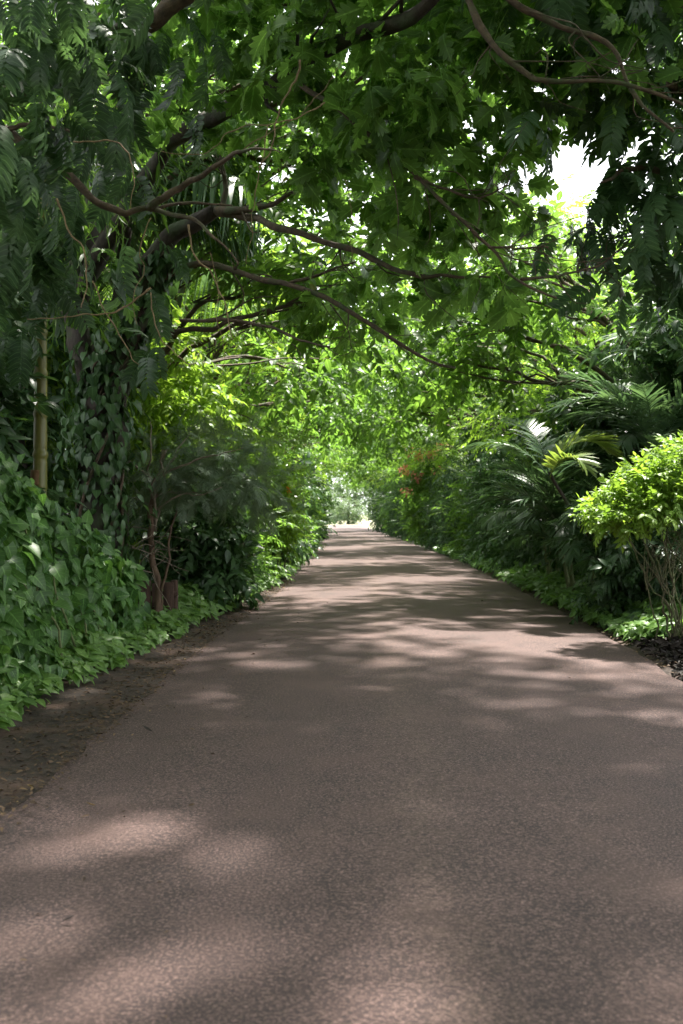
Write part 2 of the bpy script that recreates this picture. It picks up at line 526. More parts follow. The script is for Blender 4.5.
def catmull(pts, per=8):
    P = np.asarray(pts, float)
    if len(P) < 3:
        return np.array([P[0] + (P[-1] - P[0]) * t for t in np.linspace(0, 1, per + 1)])
    Q = np.vstack([2 * P[0] - P[1], P, 2 * P[-1] - P[-2]])
    out = []
    for i in range(1, len(Q) - 2):
        for t in np.arange(per) / per:
            a, b, c, d = Q[i - 1], Q[i], Q[i + 1], Q[i + 2]
            out.append(.5 * (2 * b + (c - a) * t + (2 * a - 5 * b + 4 * c - d) * t * t + (3 * b - a - 3 * c + d) * t ** 3))
    out.append(Q[-2])
    return np.array(out)

def tube(pts, r0, r1, seg=7, per=6, wob=0.0, lump=0.0, seed=0, radii=None, flare=0.0, power=1.0):
    g = np.random.default_rng(seed + 991)
    C = catmull(pts, per)
    n = len(C)
    if wob:
        ph = g.uniform(0, 6.28, (3, 3))
        s = np.linspace(0, 1, n)
        L = np.linalg.norm(np.diff(C, axis=0), axis=1).sum()
        for k in range(3):
            for j, fq in enumerate((1.3, 3.1, 6.7)):
                C[:, k] += wob * L * .03 / (j + 1) * np.sin(fq * 6.28 * s + ph[k, j]) * np.sin(math.pi * np.clip(s, 0, 1)) ** .5
    s = np.linspace(0, 1, n)
    rad = r0 + (r1 - r0) * s ** power if radii is None else np.interp(s, np.linspace(0, 1, len(radii)), radii)
    rad = rad * (1 + flare * np.exp(-s * 14))
    tan = norm(np.gradient(C, axis=0))
    a = np.cross(tan[0], (0.31, 0.17, 0.9) if abs(tan[0][2]) < .9 else (1, 0, 0)); a = a / np.linalg.norm(a)
    V, F = [], []
    ph = g.uniform(0, 6.28, seg)
    for i in range(n):
        a = a - a.dot(tan[i]) * tan[i]; a = a / np.linalg.norm(a)
        b = np.cross(tan[i], a)
        for k in range(seg):
            an = 2 * math.pi * k / seg
            rr = rad[i] * (1 + lump * math.sin(ph[k] + i * .8) + lump * .6 * g.normal())
            V.append(C[i] + rr * (math.cos(an) * a + math.sin(an) * b))
    for i in range(n - 1):
        for k in range(seg):
            j = (k + 1) % seg
            F += [(i * seg + k, i * seg + j, i * seg + seg + j), (i * seg + k, i * seg + seg + j, i * seg + seg + k)]
    V.append(C[-1]); e = len(V) - 1
    F += [((n - 1) * seg + k, (n - 1) * seg + (k + 1) % seg, e) for k in range(seg)]
    V.append(C[0]); e = len(V) - 1
    F += [((k + 1) % seg, k, e) for k in range(seg)]
    return T(V, F, np.tile((0, .5, .5), (len(V), 1)))

def boxT(x0, x1, y0, y1, z0, z1):
    V = [(x, y, z) for z in (z0, z1) for y in (y0, y1) for x in (x0, x1)]
    F = [(0, 2, 3), (0, 3, 1), (4, 5, 7), (4, 7, 6), (0, 1, 5), (0, 5, 4), (2, 6, 7), (2, 7, 3), (0, 4, 6), (0, 6, 2), (1, 3, 7), (1, 7, 5)]
    return T(V, F, np.tile((0, .5, .5), (8, 1)))

def clump_pts(clumps, rng, droop=0.25, shell=2.4, upj=0.4, flat=1.0):
    """points, axes and ups for sprays filling lumpy ellipsoids (x, y, z, rx, ry, rz, n)"""
    Ps, As, Us = [], [], []
    for (cx, cy, cz, rx, ry, rz, n) in clumps:
        n = int(n)
        d = norm(rng.normal(size=(n, 3)))
        f = rng.uniform(0, 6.28, (4, 1)); k = rng.normal(0, 2.2, (4, 3))
        lump = 1 + 0.16 * np.sin(d @ k.T + f[:, 0]).sum(1) * .8
        r = rng.random(n) ** (1 / shell) * np.clip(lump, .5, 1.5)
        p = d * r[:, None] * np.array((rx, ry, rz))
        Ps.append(p + (cx, cy, cz))
        As.append(norm(d * .75 + rng.normal(0, .45, (n, 3)) + np.array((0, 0, -droop))))
        Us.append(norm(np.array((0, 0, flat)) + d * .45 + rng.normal(0, upj, (n, 3))))
    return np.concatenate(Ps), np.concatenate(As), np.concatenate(Us)

def thin_gap(p, a, u, base):
    """leave the opening in the near crowns through which the white sky shows"""
    w = p + np.asarray(base)
    px = 360 + w[:, 0] / w[:, 1] * 1000; py = 511 - (w[:, 2] - 1.5) / w[:, 1] * 1000
    d = ((px - 566) / 42) ** 2 + ((py - 150) / 37) ** 2 + .35 * np.sin(px * .11) * np.sin(py * .13)
    k = d > 1
    return p[k], a[k], u[k]

def bez(p0, p1, lift, rng, k=4, jit=.08):
    p0 = np.array(p0, float); p1 = np.array(p1, float)
    L = np.linalg.norm(p1 - p0)
    out = []
    for i in range(k + 1):
        t = i / k
        q = p0 * (1 - t) + p1 * t + np.array((0, 0, lift * L * math.sin(math.pi * t) * (1 - .3 * t)))
        if 0 < i < k: q = q + rng.normal(0, jit * L / k * 1.5, 3)
        out.append(q)
    return out

# leaf sprays shared by the trees and shrubs
SP_CANOPY = [spray(i, OVATE, n=9, size=.34, drop=.22) for i in range(5)]
SP_CANOPY_LO = [spray(10 + i, ELLI, n=8, size=.40, drop=.22) for i in range(4)]
SP_DARK = [spray(20 + i, OVATE, n=8, size=.42, drop=.3, leafdroop=.5) for i in range(4)]
SP_SMALL = [spray(30 + i, ELLI3, n=13, size=.24, drop=.2) for i in range(4)]
SP_LOBED = [spray(40 + i, LOBED, n=6, size=.66, drop=.3, whorl=True, spread=75, leafdroop=.5, stem_r=.012, jit=.5) for i in range(6)]
SP_FEATHER = [feather(1, n=16, elev=8, curve=40, ll=.36, lw=.022, a0=62, a1=30, vee=10, droop=.3, seed=50 + i, rachis=.007, jit=.2) for i in range(4)]
SP_PINN = [feather(1, n=9, elev=0, curve=55, ll=.30, lw=.115, a0=72, a1=50, vee=8, droop=.5, wp=(.35, 1.0, .85), seed=60 + i, rachis=.008, lexp=.35) for i in range(5)]
HEARTS = [leaf(HEART, droop=d, fold=f, twist=w, rnd=r) for d, f, w, r in ((.25, .25, .1, .2), (.45, .15, -.1, .5), (.15, .35, .0, .8), (.6, .2, .15, .35), (.3, .05, -.2, .95))]
OVATES = [leaf(OVATE, droop=d, fold=f, twist=w, rnd=r) for d, f, w, r in ((.25, .25, .1, .2), (.45, .15, -.1, .5), (.15, .35, .0, .8), (.5, .2, .2, .96))]

# ------------------------------------------------------------------ road, verges, ground
def L_edge(y):
    return np.interp(y, [-20, 2, 5, 11.6, 17, 25, 40, 60, 90, 120], [-1.78, -1.78, -1.78, -1.80, -1.63, -1.56, -1.75, -2.1, -2.75, -3.6])
def R_edge(y):
    return np.interp(y, [-20, 2, 8.9, 11.6, 17, 30, 45, 60, 90, 120], [2.78, 2.78, 2.88, 3.02, 3.1, 3.1, 2.7, 2.2, 1.15, 0.3])

def wav(y, s):
    return .5 * np.sin(y * 2.3 + s) + .3 * np.sin(y * 5.9 + 2 * s) + .18 * np.sin(y * 9.1 + s * .7) + .06 * np.sin(y * 23 + s)

def P(px, py, Y):
    return np.array(((px - 360) / 1000 * Y, Y, 1.5 + (511 - py) / 1000 * Y))

def sheet(xs_of, ys, nx, zfun):
    V, F, U = [], [], []
    for y in ys:
        a, b = xs_of(y)
        for i in range(nx):
            x = a + (b - a) * i / (nx - 1)
            V.append((x, y, zfun(x, y, i / (nx - 1)))); U.append((0, 0, .5))
    for j in range(len(ys) - 1):
        for i in range(nx - 1):
            q = j * nx + i
            F += [(q, q + 1, q + nx + 1), (q, q + nx + 1, q + nx)]
    return T(V, F, U)

ys = np.concatenate([np.arange(-14, 30, .12), np.arange(30, 125, 1.0)])
road = sheet(lambda y: (L_edge(y) + .07 * wav(y, 1.0) * (y < 30), R_edge(y) + .05 * wav(y, 2.4) * (y < 30)), ys, 9,
             lambda x, y, t: 0.02 - .03 * (2 * t - 1) ** 2 + .0)
tag(obj("road", road, M['road']), "worn reddish grey asphalt lane running into the green tunnel", kind="structure")

gy = np.concatenate([np.arange(-40, 110, 6.0)])
tag(obj("ground", sheet(lambda y: (-60, 60), gy, 21, lambda x, y, t: -0.06), M['ground']), "dark forest floor on both sides of the lane", kind="structure")
tag(obj("field", sheet(lambda y: (-500, 500), np.array([98., 130, 200, 400, 900]), 11, lambda x, y, t: -0.045), M['field']), "pale open sunlit field past the end of the tunnel", kind="structure")

def noise2(x, y, s=0):
    return (np.sin(x * 3.1 + y * 1.7 + s) + np.sin(x * 7.3 - y * 4.1 + 2 * s) * .6 + np.sin(x * 15.2 + y * 12.7 + s) * .35 + np.sin(x * 31 - y * 27 + 3 * s) * .2) / 2.15

vy = np.arange(-6, 34, .06)
verge = sheet(lambda y: (L_edge(y) - 2.2, L_edge(y) + .10), vy, 36, lambda x, y, t: .004 + .024 * noise2(x, y) * min(1, .25 + (1 - t) * 5) + .10 * max(0, (0.8 - t)) - .035 * max(0, (t - .93) / .07))
tag(obj("verge", verge, M['soil']), "bare damp earth strip along the left side of the lane", kind="structure")
verge2 = sheet(lambda y: (R_edge(y) - .05, R_edge(y) + 2.2), vy, 30, lambda x, y, t: -0.02 + .03 * noise2(x, y, 5) + .08 * min(.6, t) - .05 * max(0, (.07 - t) / .07))
tag(obj("verge", verge2, M['soil']), "bare reddish earth strip along the right side of the lane", kind="structure")

# leaf litter on the left verge and thinly along the right edge
g = np.random.default_rng(3)
n = 9000
y = g.uniform(2.6, 22, n)
off = np.abs(g.normal(0, .40, n)) - .07
off = np.where(g.random(n) < .08, -g.uniform(0, 1, n) ** 1.7 * 3.8, off)
x = L_edge(y) - off + .02
z = .006 + .024 * noise2(x, y) * np.clip(off * 3, 0, 1) + np.maximum(0, .8 - (1 - (off + .1) / 2.3)) * .1 + .008
z = np.where(off < 0, .012, z)
n2 = 1500
y2 = g.uniform(6, 20, n2); o2 = np.abs(g.normal(0, .3, n2)) - .05
x = np.concatenate([x, R_edge(y2) + o2]); y = np.concatenate([y, y2]); z = np.concatenate([z, np.full(n2, .02)])
up = norm(np.stack([g.normal(0, .35, len(x)), g.normal(0, .35, len(x)), np.ones(len(x))], 1))
ax = np.stack([g.normal(size=len(x)), g.normal(size=len(x)), np.zeros(len(x))], 1)
lt = scatter([leaf(ELLI3, droop=.2, fold=.3, rnd=r) for r in (.1, .3, .5, .7, .99)], np.stack([x, y, z], 1), ax, up, g.uniform(.008, .052, len(x)) ** 1.0, g)
tag(obj("leaf_litter", lt, M['litter']), "dry brown leaf litter scattered along the edges of the lane", "leaf litter", kind="stuff")

# single fallen leaves lying on the asphalt
fl0 = None
for i, (px, py, s, lab, mk) in enumerate([
        (152, 733, .085, "dark curled dead leaf lying on the asphalt near the left verge", 'mulch'),
        (95, 808, .06, "small pale yellow fallen leaf on the asphalt near the bottom left", 'litter'),
        (123, 820, .035, "tiny black leaf scrap on the asphalt just right of the pale yellow leaf", 'mulch'),
        (60, 926, .05, "small black leaf scrap on the asphalt at the lower left", 'mulch')]):
    Y = 1500 / (py - 511)
    c = P(px, py, Y)
    o = obj("fallen_leaf", leaf(ELLI3, droop=-.5, fold=.6, rnd=.4 if mk == 'mulch' else .98), M[mk])
    o.location = (c[0], c[1], .018); o.rotation_euler = (0, 0, 1.3 + i * 1.1); o.scale = (s,) * 3
    tag(o, lab, "leaf", "single leaves on the asphalt")

# ------------------------------------------------------------------ ground cover
def cover(seed, n, y0, y1, edge, side, depth, hfun, size, litter=.0):
    g = np.random.default_rng(seed)
    y = y0 + (y1 - y0) * g.random(n) ** 1.5
    d = g.random(n) ** .85 * depth(y)
    bump = .10 * wav(y, 3.0 + side) + .05 * wav(y * 3, 1.0)
    x = edge(y) + side * (d + bump)
    h = hfun(y, d) * (.75 + .35 * noise2(x * .7, y * .7, 9))
    lay = g.random(n) ** .45
    z = .02 + h * lay
    up = norm(np.stack([-side * .45 + g.normal(0, .35, n), -.35 + g.normal(0, .35, n), np.ones(n)], 1))
    ax = norm(np.stack([-side * .6 + g.normal(0, .7, n), -.3 + g.normal(0, .7, n), g.normal(-.15, .3, n)], 1))
    s = size * g.uniform(.55, 1.25, n) * np.clip(1 + (y - 12) * .012, .9, 1.6)
    return scatter(HEARTS[:4] + OVATES[:3], np.stack([x, y, z], 1), ax, up, s, g)

tl = cover(11, 13000, 5.6, 34, lambda y: np.interp(y, [5.6, 6.85, 9.4, 11.6, 16.8, 23, 34], [-2.62, -2.48, -2.34, -2.22, -1.9, -1.68, -1.75]), -1,
           lambda y: np.interp(y, [5, 10, 20, 40], [1.3, 1.2, .9, .7]), lambda y, d: .16 + .45 * np.minimum(d, .7), .125)
tag(obj("ground_cover", tl, M['cover']), "bright green creeping ground cover spilling over the left verge", "ground cover", kind="stuff")
tr = cover(12, 11500, 11.6, 42, lambda y: np.interp(y, [10, 11.5, 14, 20, 30, 42], [3.35, 3.12, 3.08, 3.2, 3.2, 3.0]), 1,
           lambda y: np.interp(y, [10, 15, 40], [1.3, 1.1, .7]), lambda y, d: .18 + .28 * np.minimum(d, .8), .13)
tag(obj("ground_cover", tr, M['cover']), "low leafy ground cover along the right edge of the lane", "ground cover", kind="stuff")

# dark mulch heap on the right
g = np.random.default_rng(15)
n = 6500
y = g.uniform(7.6, 12.3, n); d = g.random(n) ** .9 * 1.7 - .05
x = np.interp(y, [7, 8.9, 11.6], [2.98, 2.98, 3.22]) + d
z = np.clip(.02 + .30 * np.sin(np.clip(d / 1.1, 0, 1.57)) * (.8 + .3 * noise2(x, y, 4)), .02, None) * (.7 + .35 * g.random(n))
up = norm(g.normal(0, .7, (n, 3)) + (0, 0, 1.0)); ax = norm(g.normal(size=(n, 3)) * (1, 1, .5))
tag(obj("mulch_heap", scatter([leaf(ELLI3, droop=.4, fold=.6, rnd=r, twist=.3) for r in (.1, .3, .6, .8, .99)], np.stack([x, y, z], 1), ax, up, g.uniform(.05, .14, n), g), M['mulch']),
    "low heap of black dead leaves and mulch under the bright shrub", "mulch", kind="stuff")

# ------------------------------------------------------------------ generic trees and shrubs
ORD = "first second third fourth fifth sixth seventh eighth ninth tenth eleventh twelfth thirteenth fourteenth fifteenth sixteenth".split()

def make_tree(name, label, cat, seed, trunk, r0, r1, clumps, sprays, size, mat, droop=.08, bark='bark', limb_r=.06, twigs=3, shell=2.2, group=None, flat=2.1):
    rng = np.random.default_rng(seed)
    root = thing(name, label, cat, group=group)
    obj("trunk", tube(trunk, r0, r1, seg=9, per=6, wob=.5, lump=.06, seed=seed, flare=.5), M[bark], root)
    Tc = catmull(trunk, 12)
    for (cx, cy, cz, rx, ry, rz, nn) in clumps:
        zz = Tc[:, 2]
        want = min(zz[-1], max(zz[-1] * .45, cz - 1.2 - .35 * math.hypot(cx - Tc[-1, 0], cy - Tc[-1, 1])))
        a = Tc[np.argmin(np.abs(zz - want))]
        path = bez(a, (cx, cy, cz + .1 * rz), .10, rng)
        ts = [tube(path, limb_r, limb_r * .3, seg=6, per=4, wob=.5, lump=.05, seed=seed + int(nn))]
        for k in range(twigs):
            d = norm(rng.normal(size=3) * (1, 1, .6))
            e = np.array((cx, cy, cz)) + d * np.array((rx, ry, rz)) * .8
            ts.append(tube(bez(path[2 + k % 2], e, .05, rng, 3), limb_r * .38, .008, seg=4, per=3, seed=seed + k))
        obj("limb", join(ts), M['limb'] if bark == 'bark' else M[bark], root)
    p, a, u = clump_pts(clumps, rng, droop=droop, shell=shell, flat=flat, upj=.35)
    a = norm(a * (1, 1, .55))
    obj("crown", scatter(sprays, p, a, u, size * rng.uniform(.7, 1.3, len(p)), rng), M[mat], root)
    return root

def make_shrub(name, label, cat, seed, clumps, sprays, size, mat, nstem=5, stem_mat='limb', stem_r=.022, droop=.15, base_r=.2, group=None, shell=2.0, part="foliage", flat=1.0):
    rng = np.random.default_rng(seed)
    root = thing(name, label, cat, group=group)
    p, a, u = clump_pts(clumps, rng, droop=droop, shell=shell, flat=flat)
    obj(part, scatter(sprays, p, a, u, size * rng.uniform(.7, 1.3, len(p)), rng), M[mat], root)
    for k in range(nstem):
        c = clumps[k % len(clumps)]
        an = rng.uniform(0, 6.28)
        b = np.array((base_r * math.cos(an), base_r * math.sin(an), -.03))
        e = np.array(c[:3]) + rng.normal(0, .25, 3) * np.array(c[3:6])
        ts = [tube(bez(b, e, .06, rng), stem_r, stem_r * .35, seg=5, per=4, wob=.8, seed=seed + k)]
        for q in range(2):
            e2 = e + rng.normal(0, .5, 3) * np.array(c[3:6])
            ts.append(tube(bez(b * .4 + e * .6, e2, .05, rng, 3), stem_r * .45, .004, seg=4, per=3, seed=k * 3 + q))
        obj("stem", join(ts), M[stem_mat], root)
    return root


# ------------------------------------------------------------------ the big vine-covered tree on the left (breadfruit-like lobed leaves)
g = np.random.default_rng(101)
big = thing("vine_covered_tree", "big dark leaning tree wrapped in vines on the left, its lobed leaves overhanging the lane", "tree", (-3.15, 12.0, 0))
o0 = np.array((-3.15, 12.0, 0))
loc = lambda pts: [np.array(p) - o0 for p in pts]
obj("trunk", tube(loc([P(97, 640, 12), P(100, 560, 12), P(98, 480, 12), P(97, 420, 12), P(103, 382, 12), P(128, 322, 11.8), P(150, 272, 11.4), P(180, 232, 11.2), P(215, 208, 11)]), .27, .06, seg=12, per=8, wob=.3, lump=.09, seed=1,
                  radii=[.34, .27, .25, .26, .24, .15, .12, .10, .075]), M['bark'], big)
paths = [  # (points, r0, r1)
    ([P(95, 400, 12), P(80, 340, 12), P(74, 290, 12), P(85, 230, 11.8), P(60, 120, 11.6), P(70, -60, 11.5)], .17, .08),
    ([P(76, 300, 12), P(110, 225, 11.3), P(150, 167, 10.8), P(190, 132, 10), P(260, 93, 9), P(295, 70, 8.5), P(340, 40, 8), P(420, 0, 7.5), P(470, -45, 7.3)], .11, .045),
    ([P(215, 208, 11), P(245, 207, 10.6), P(270, 203, 10.3), P(292, 190, 10)], .05, .015),
    ([P(215, 208, 11), P(248, 215, 10.7), P(280, 226, 10), P(340, 247, 9.5), P(405, 268, 9), P(440, 274, 8.8), P(490, 276, 8.5)], .048, .010),
    ([P(222, 206, 11), P(226, 180, 11), P(221, 160, 10.9), P(228, 130, 10.8)], .035, .015),
    ([P(420, -5, 7.5), P(450, -25, 7.3), P(470, 5, 7.2), P(494, 40, 7.1), P(525, 70, 7), P(550, 78, 7), P(620, 86, 6.9), P(690, 108, 6.8)], .034, .010),
    ([P(470, -45, 7.3), P(508, 0, 7.2), P(560, 26, 7.1), P(614, 50, 7), P(636, 100, 6.9), P(672, 132, 6.8)], .03, .008),
    ([P(150, 280, 11.4), P(200, 262, 11.2), P(240, 268, 11), P(290, 280, 10.5), P(330, 302, 10), P(380, 330, 9.7), P(420, 356, 9.5), P(455, 366, 9.4)], .04, .012),
    ([P(290, 281, 10.5), P(320, 272, 10.3), P(355, 260, 10)], .02, .008),
    ([P(180, 318, 11.5), P(240, 318, 11), P(290, 335, 10.5), P(330, 345, 10)], .025, .008),
    ([P(300, 82, 8.3), P(340, 106, 8), P(380, 142, 8), P(415, 176, 7.9), P(455, 217, 7.8), P(490, 246, 7.8), P(515, 276, 7.7), P(556, 297, 7.7)], .022, .009),
    ([P(414, 176, 7.9), P(450, 190, 7.8), P(478, 196, 7.8), P(508, 184, 7.7)], .013, .005),
    ([P(488, 246, 7.8), P(520, 247, 7.7), P(548, 246, 7.6)], .010, .004),
    ([P(520, 278, 7.8), P(560, 275, 7.9), P(600, 262, 8), P(628, 240, 8)], .014, .005),
]
def twiggy(pts, a, b, seed, n, **kw):
    gg = np.random.default_rng(seed)
    C = catmull(pts, 8)
    ts = [tube(pts, a, b, seed=seed, **kw)]
    for k in range(n):
        f = gg.uniform(.25, .98)
        c = C[int(f * (len(C) - 1))]
        d = norm(C[min(len(C) - 1, int(f * (len(C) - 1)) + 1)] - c + 1e-6) * .6 + norm(gg.normal(size=3)) * .8
        e = c + d * gg.uniform(.2, .6)
        m = (c + e) / 2 + gg.normal(0, .05, 3)
        ts.append(tube([c, m, e, e + d * .12 + gg.normal(0, .06, 3)], max(.005, (a + (b - a) * f) * .35), .002, seg=4, per=3, seed=k))
    return join(ts)
for i, (pts, a, b) in enumerate(paths):
    obj("branch", twiggy(loc(pts), a, b, 20 + i, 9, seg=8 if a > .03 else 6, per=7, wob=.25, lump=.13), M['limb' if a < .1 else 'bark'], big)
cl = []
for (px, py, Y, r, n) in [
        (440, 110, 7.6, .6, 34), (385, 60, 7.4, .7, 36), (310, 25, 8, .8, 36), (515, 95, 7.6, .5, 18), (560, 30, 7.2, .6, 24), (480, 180, 8.2, .4, 16),
        (640, 30, 7.4, .6, 22), (405, 185, 8.8, .45, 18), (345, 130, 8.6, .5, 22), (245, 35, 9.2, .8, 26), (200, 95, 10, .6, 16), (300, 120, 9.6, .5, 14),
        (470, 262, 8.6, .3, 9), (400, 270, 10, .4, 12), (340, 258, 10.2, .3, 6), (512, 255, 7.9, .25, 5), (450, 30, 7.4, .6, 26),
        (110, 60, 9.5, .6, 16), (140, -40, 9, 1.1, 44), (400, -80, 7.5, 1.2, 60), (560, -90, 7.5, 1.2, 60), (260, -70, 8.5, 1.2, 60), (690, -60, 7.8, 1.2, 50),
        (430, 225, 8.4, .35, 10), (90, 270, 11.2, .5, 10), (60, 150, 11, .8, 18), (480, 190, 10.5, .5, 14), (380, 200, 10.5, .6, 16)]:
    c = P(px, py, Y + (.6 if Y < 9 else 0)) - o0
    cl.append((c[0], c[1], c[2], r, r * .9, r * .75, n * (1.08 if py > -20 else 1.3)))
p, a, u = thin_gap(*clump_pts(cl, g, droop=.75, shell=3), o0)
obj("crown", scatter(SP_LOBED, p, a, u, .34 * g.uniform(.6, 1.3, len(p)), g), M['lobed'], big)
# climbing leaves on the trunk
n = 2800
s = g.random(n)
Tc = catmull(loc([P(97, 640, 12), P(98, 480, 12), P(100, 390, 12), P(128, 322, 11.8), P(165, 250, 11.3)]), 30)
ii = (s * (len(Tc) - 1)).astype(int)
an = g.uniform(0, 6.28, n)
outw = np.stack([np.cos(an), np.sin(an), np.zeros(n)], 1)
rr = np.where(g.random(n) < .4, g.uniform(.2, .7, n), g.uniform(.24, .36, n)) * (1.1 - .6 * s)
obj("climbing_leaves", scatter(HEARTS + OVATES, Tc[ii] + outw * rr[:, None], norm(outw * .4 + (0, 0, -1) + g.normal(0, .35, (n, 3))), norm(outw + (0, 0, .5) + g.normal(0, .3, (n, 3))), g.uniform(.08, .17, n), g), M['dark'], big)
for k in range(6):   # thin climbing stems wound up the trunk
    q = [Tc[int(j)] + np.array((math.cos(k + j * .06), math.sin(k + j * .06), 0)) * (.30 - .0012 * j) for j in np.linspace(0, len(Tc) - 1, 9)]
    obj("climbing_stem", tube(q, .022, .010, seg=5, per=5, wob=.4, seed=k), M['limb'], big)

# ------------------------------------------------------------------ pinnate-leaved tree just outside the left edge, its limbs reaching into view
g = np.random.default_rng(102)
pt = thing("overhanging_tree", "dark tree at the left edge with long bare limbs and hanging feather-shaped leaves", "tree", (-3.9, 7.0, 0))
o0 = np.array((-3.9, 7.0, 0))
obj("trunk", tube(loc([(-3.9, 7, -.1), (-3.95, 7, 1.6), (-3.8, 7.1, 3.2), (-3.9, 7.1, 4.6), (-4.2, 7.0, 6.2)]), .2, .1, seg=10, per=6, wob=.3, lump=.06, flare=.4), M['bark'], pt)
for i, (pts, a, b) in enumerate([
        ([(-3.85, 7.05, 3.5), P(-60, 108, 7), P(0, 128, 7), P(40, 156, 7), P(85, 188, 7), P(120, 204, 7), P(150, 206, 7), P(190, 216, 6.8), P(217, 237, 6.6), P(238, 262, 6.5)], .046, .005),
        ([P(148, 205, 7), P(168, 192, 6.9), P(190, 177, 6.8), P(225, 156, 6.5), P(252, 147, 6.3), P(280, 150, 6.2)], .03, .004),
        ([(-4.0, 7.1, 5.0), P(-60, 110, 8), P(0, 92, 8), P(65, 66, 8), P(125, 30, 8), P(160, 10, 8), P(240, -45, 8)], .11, .06),
        ([P(0, 128, 7), P(25, 120, 6.9), P(60, 125, 6.8), P(95, 140, 6.7)], .02, .006),
        ([P(150, 206, 7), P(190, 200, 7), P(232, 203, 7)], .014, .006)]):
    obj("branch", tube(loc(pts), a, b, seg=8, per=7, wob=.3, lump=.12, seed=40 + i), M['limb'], pt)
cl = []
for (px, py, Y, r, n) in [(15, 95, 6.4, .35, 18), (30, 10, 6.6, .5, 26), (85, 95, 7.4, .35, 12), (50, 190, 7.6, .35, 12), (10, 215, 7.6, .4, 26), (-40, 150, 6.5, .6, 36), (110, 160, 8.2, .3, 7),
                          (150, 250, 8.6, .3, 6), (28, 245, 8.2, .4, 24), (5, 320, 8.2, .35, 14), (90, 20, 7.6, .5, 18), (170, 30, 7.8, .5, 14), (0, -70, 7, 1.0, 50), (150, -70, 7.5, 1.0, 40),
                          (150, 345, 9.5, .2, 4), (165, 110, 9, .4, 8)]:
    c = P(px, py, Y) - o0
    cl.append((c[0], c[1], c[2], r, r, r, n))
cl += [(-.8, .2, 6.2, 1.6, 1.6, 1.2, 120)]
p, a, u = thin_gap(*clump_pts(cl, g, droop=1.1, shell=3), o0)
obj("crown", scatter(SP_PINN, p, a, u, .40 * g.uniform(.7, 1.3, len(p)), g), M['pinnate'], pt)

# ------------------------------------------------------------------ pinnate tree at the upper right
g = np.random.default_rng(103)
rt = thing("overhanging_tree", "tree at the upper right edge drooping feather-shaped leaves beside the white sky gap", "tree", (4.3, 8.6, 0))
o0 = np.array((4.3, 8.6, 0))
obj("trunk", tube(loc([(4.3, 8.6, -.1), (4.35, 8.6, 2), (4.2, 8.5, 4), (4.0, 8.4, 6.2)]), .16, .09, seg=9, per=6, wob=.3, lump=.06, flare=.4), M['bark'], rt)
for i, (pts, a, b) in enumerate([
        ([(4.2, 8.5, 3.8), P(715, 190, 8.4), P(670, 175, 8.2), P(630, 168, 8), P(600, 182, 7.9)], .05, .010),
        ([(4.1, 8.45, 4.6), P(700, 100, 8.3), P(660, 88, 8), P(610, 92, 7.8)], .05, .012),
        ([(4.05, 8.4, 5.4), P(690, 20, 8.2), P(640, -20, 8), P(570, -30, 7.8)], .06, .015),
        ([(4.25, 8.55, 3.2), P(700, 240, 8.4), P(660, 232, 8.2), P(625, 236, 8)], .04, .008)]):
    obj("branch", tube(loc(pts), a, b, seg=7, per=7, wob=.3, seed=60 + i), M['limb'], rt)
cl = []
for (px, py, Y, r, n) in [(650, 120, 8, .45, 23), (625, 190, 8, .28, 15), (670, 200, 8.2, .4, 23), (610, 100, 7.9, .32, 11), (655, 60, 8, .55, 25), (590, 60, 7.9, .4, 12), (640, 245, 8.2, .35, 18),
                          (690, 150, 8.2, .5, 25), (690, 260, 8.4, .4, 18), (620, -20, 8, .7, 30), (690, 30, 8.2, .6, 28), (540, -20, 7.8, .6, 21), (590, 235, 8.3, .25, 8), (560, 225, 8.6, .22, 5), (530, 118, 7.7, .15, 4)]:
    c = P(px, py, Y) - o0
    cl.append((c[0], c[1], c[2], r, r, r, n))
cl += [(.2, 0, 7.2, 1.4, 1.4, 1.0, 90)]
p, a, u = thin_gap(*clump_pts(cl, g, droop=.9, shell=2.5), o0)
obj("crown", scatter(SP_PINN, p, a, u, .38 * g.uniform(.7, 1.3, len(p)), g), M['pinnate'], rt)

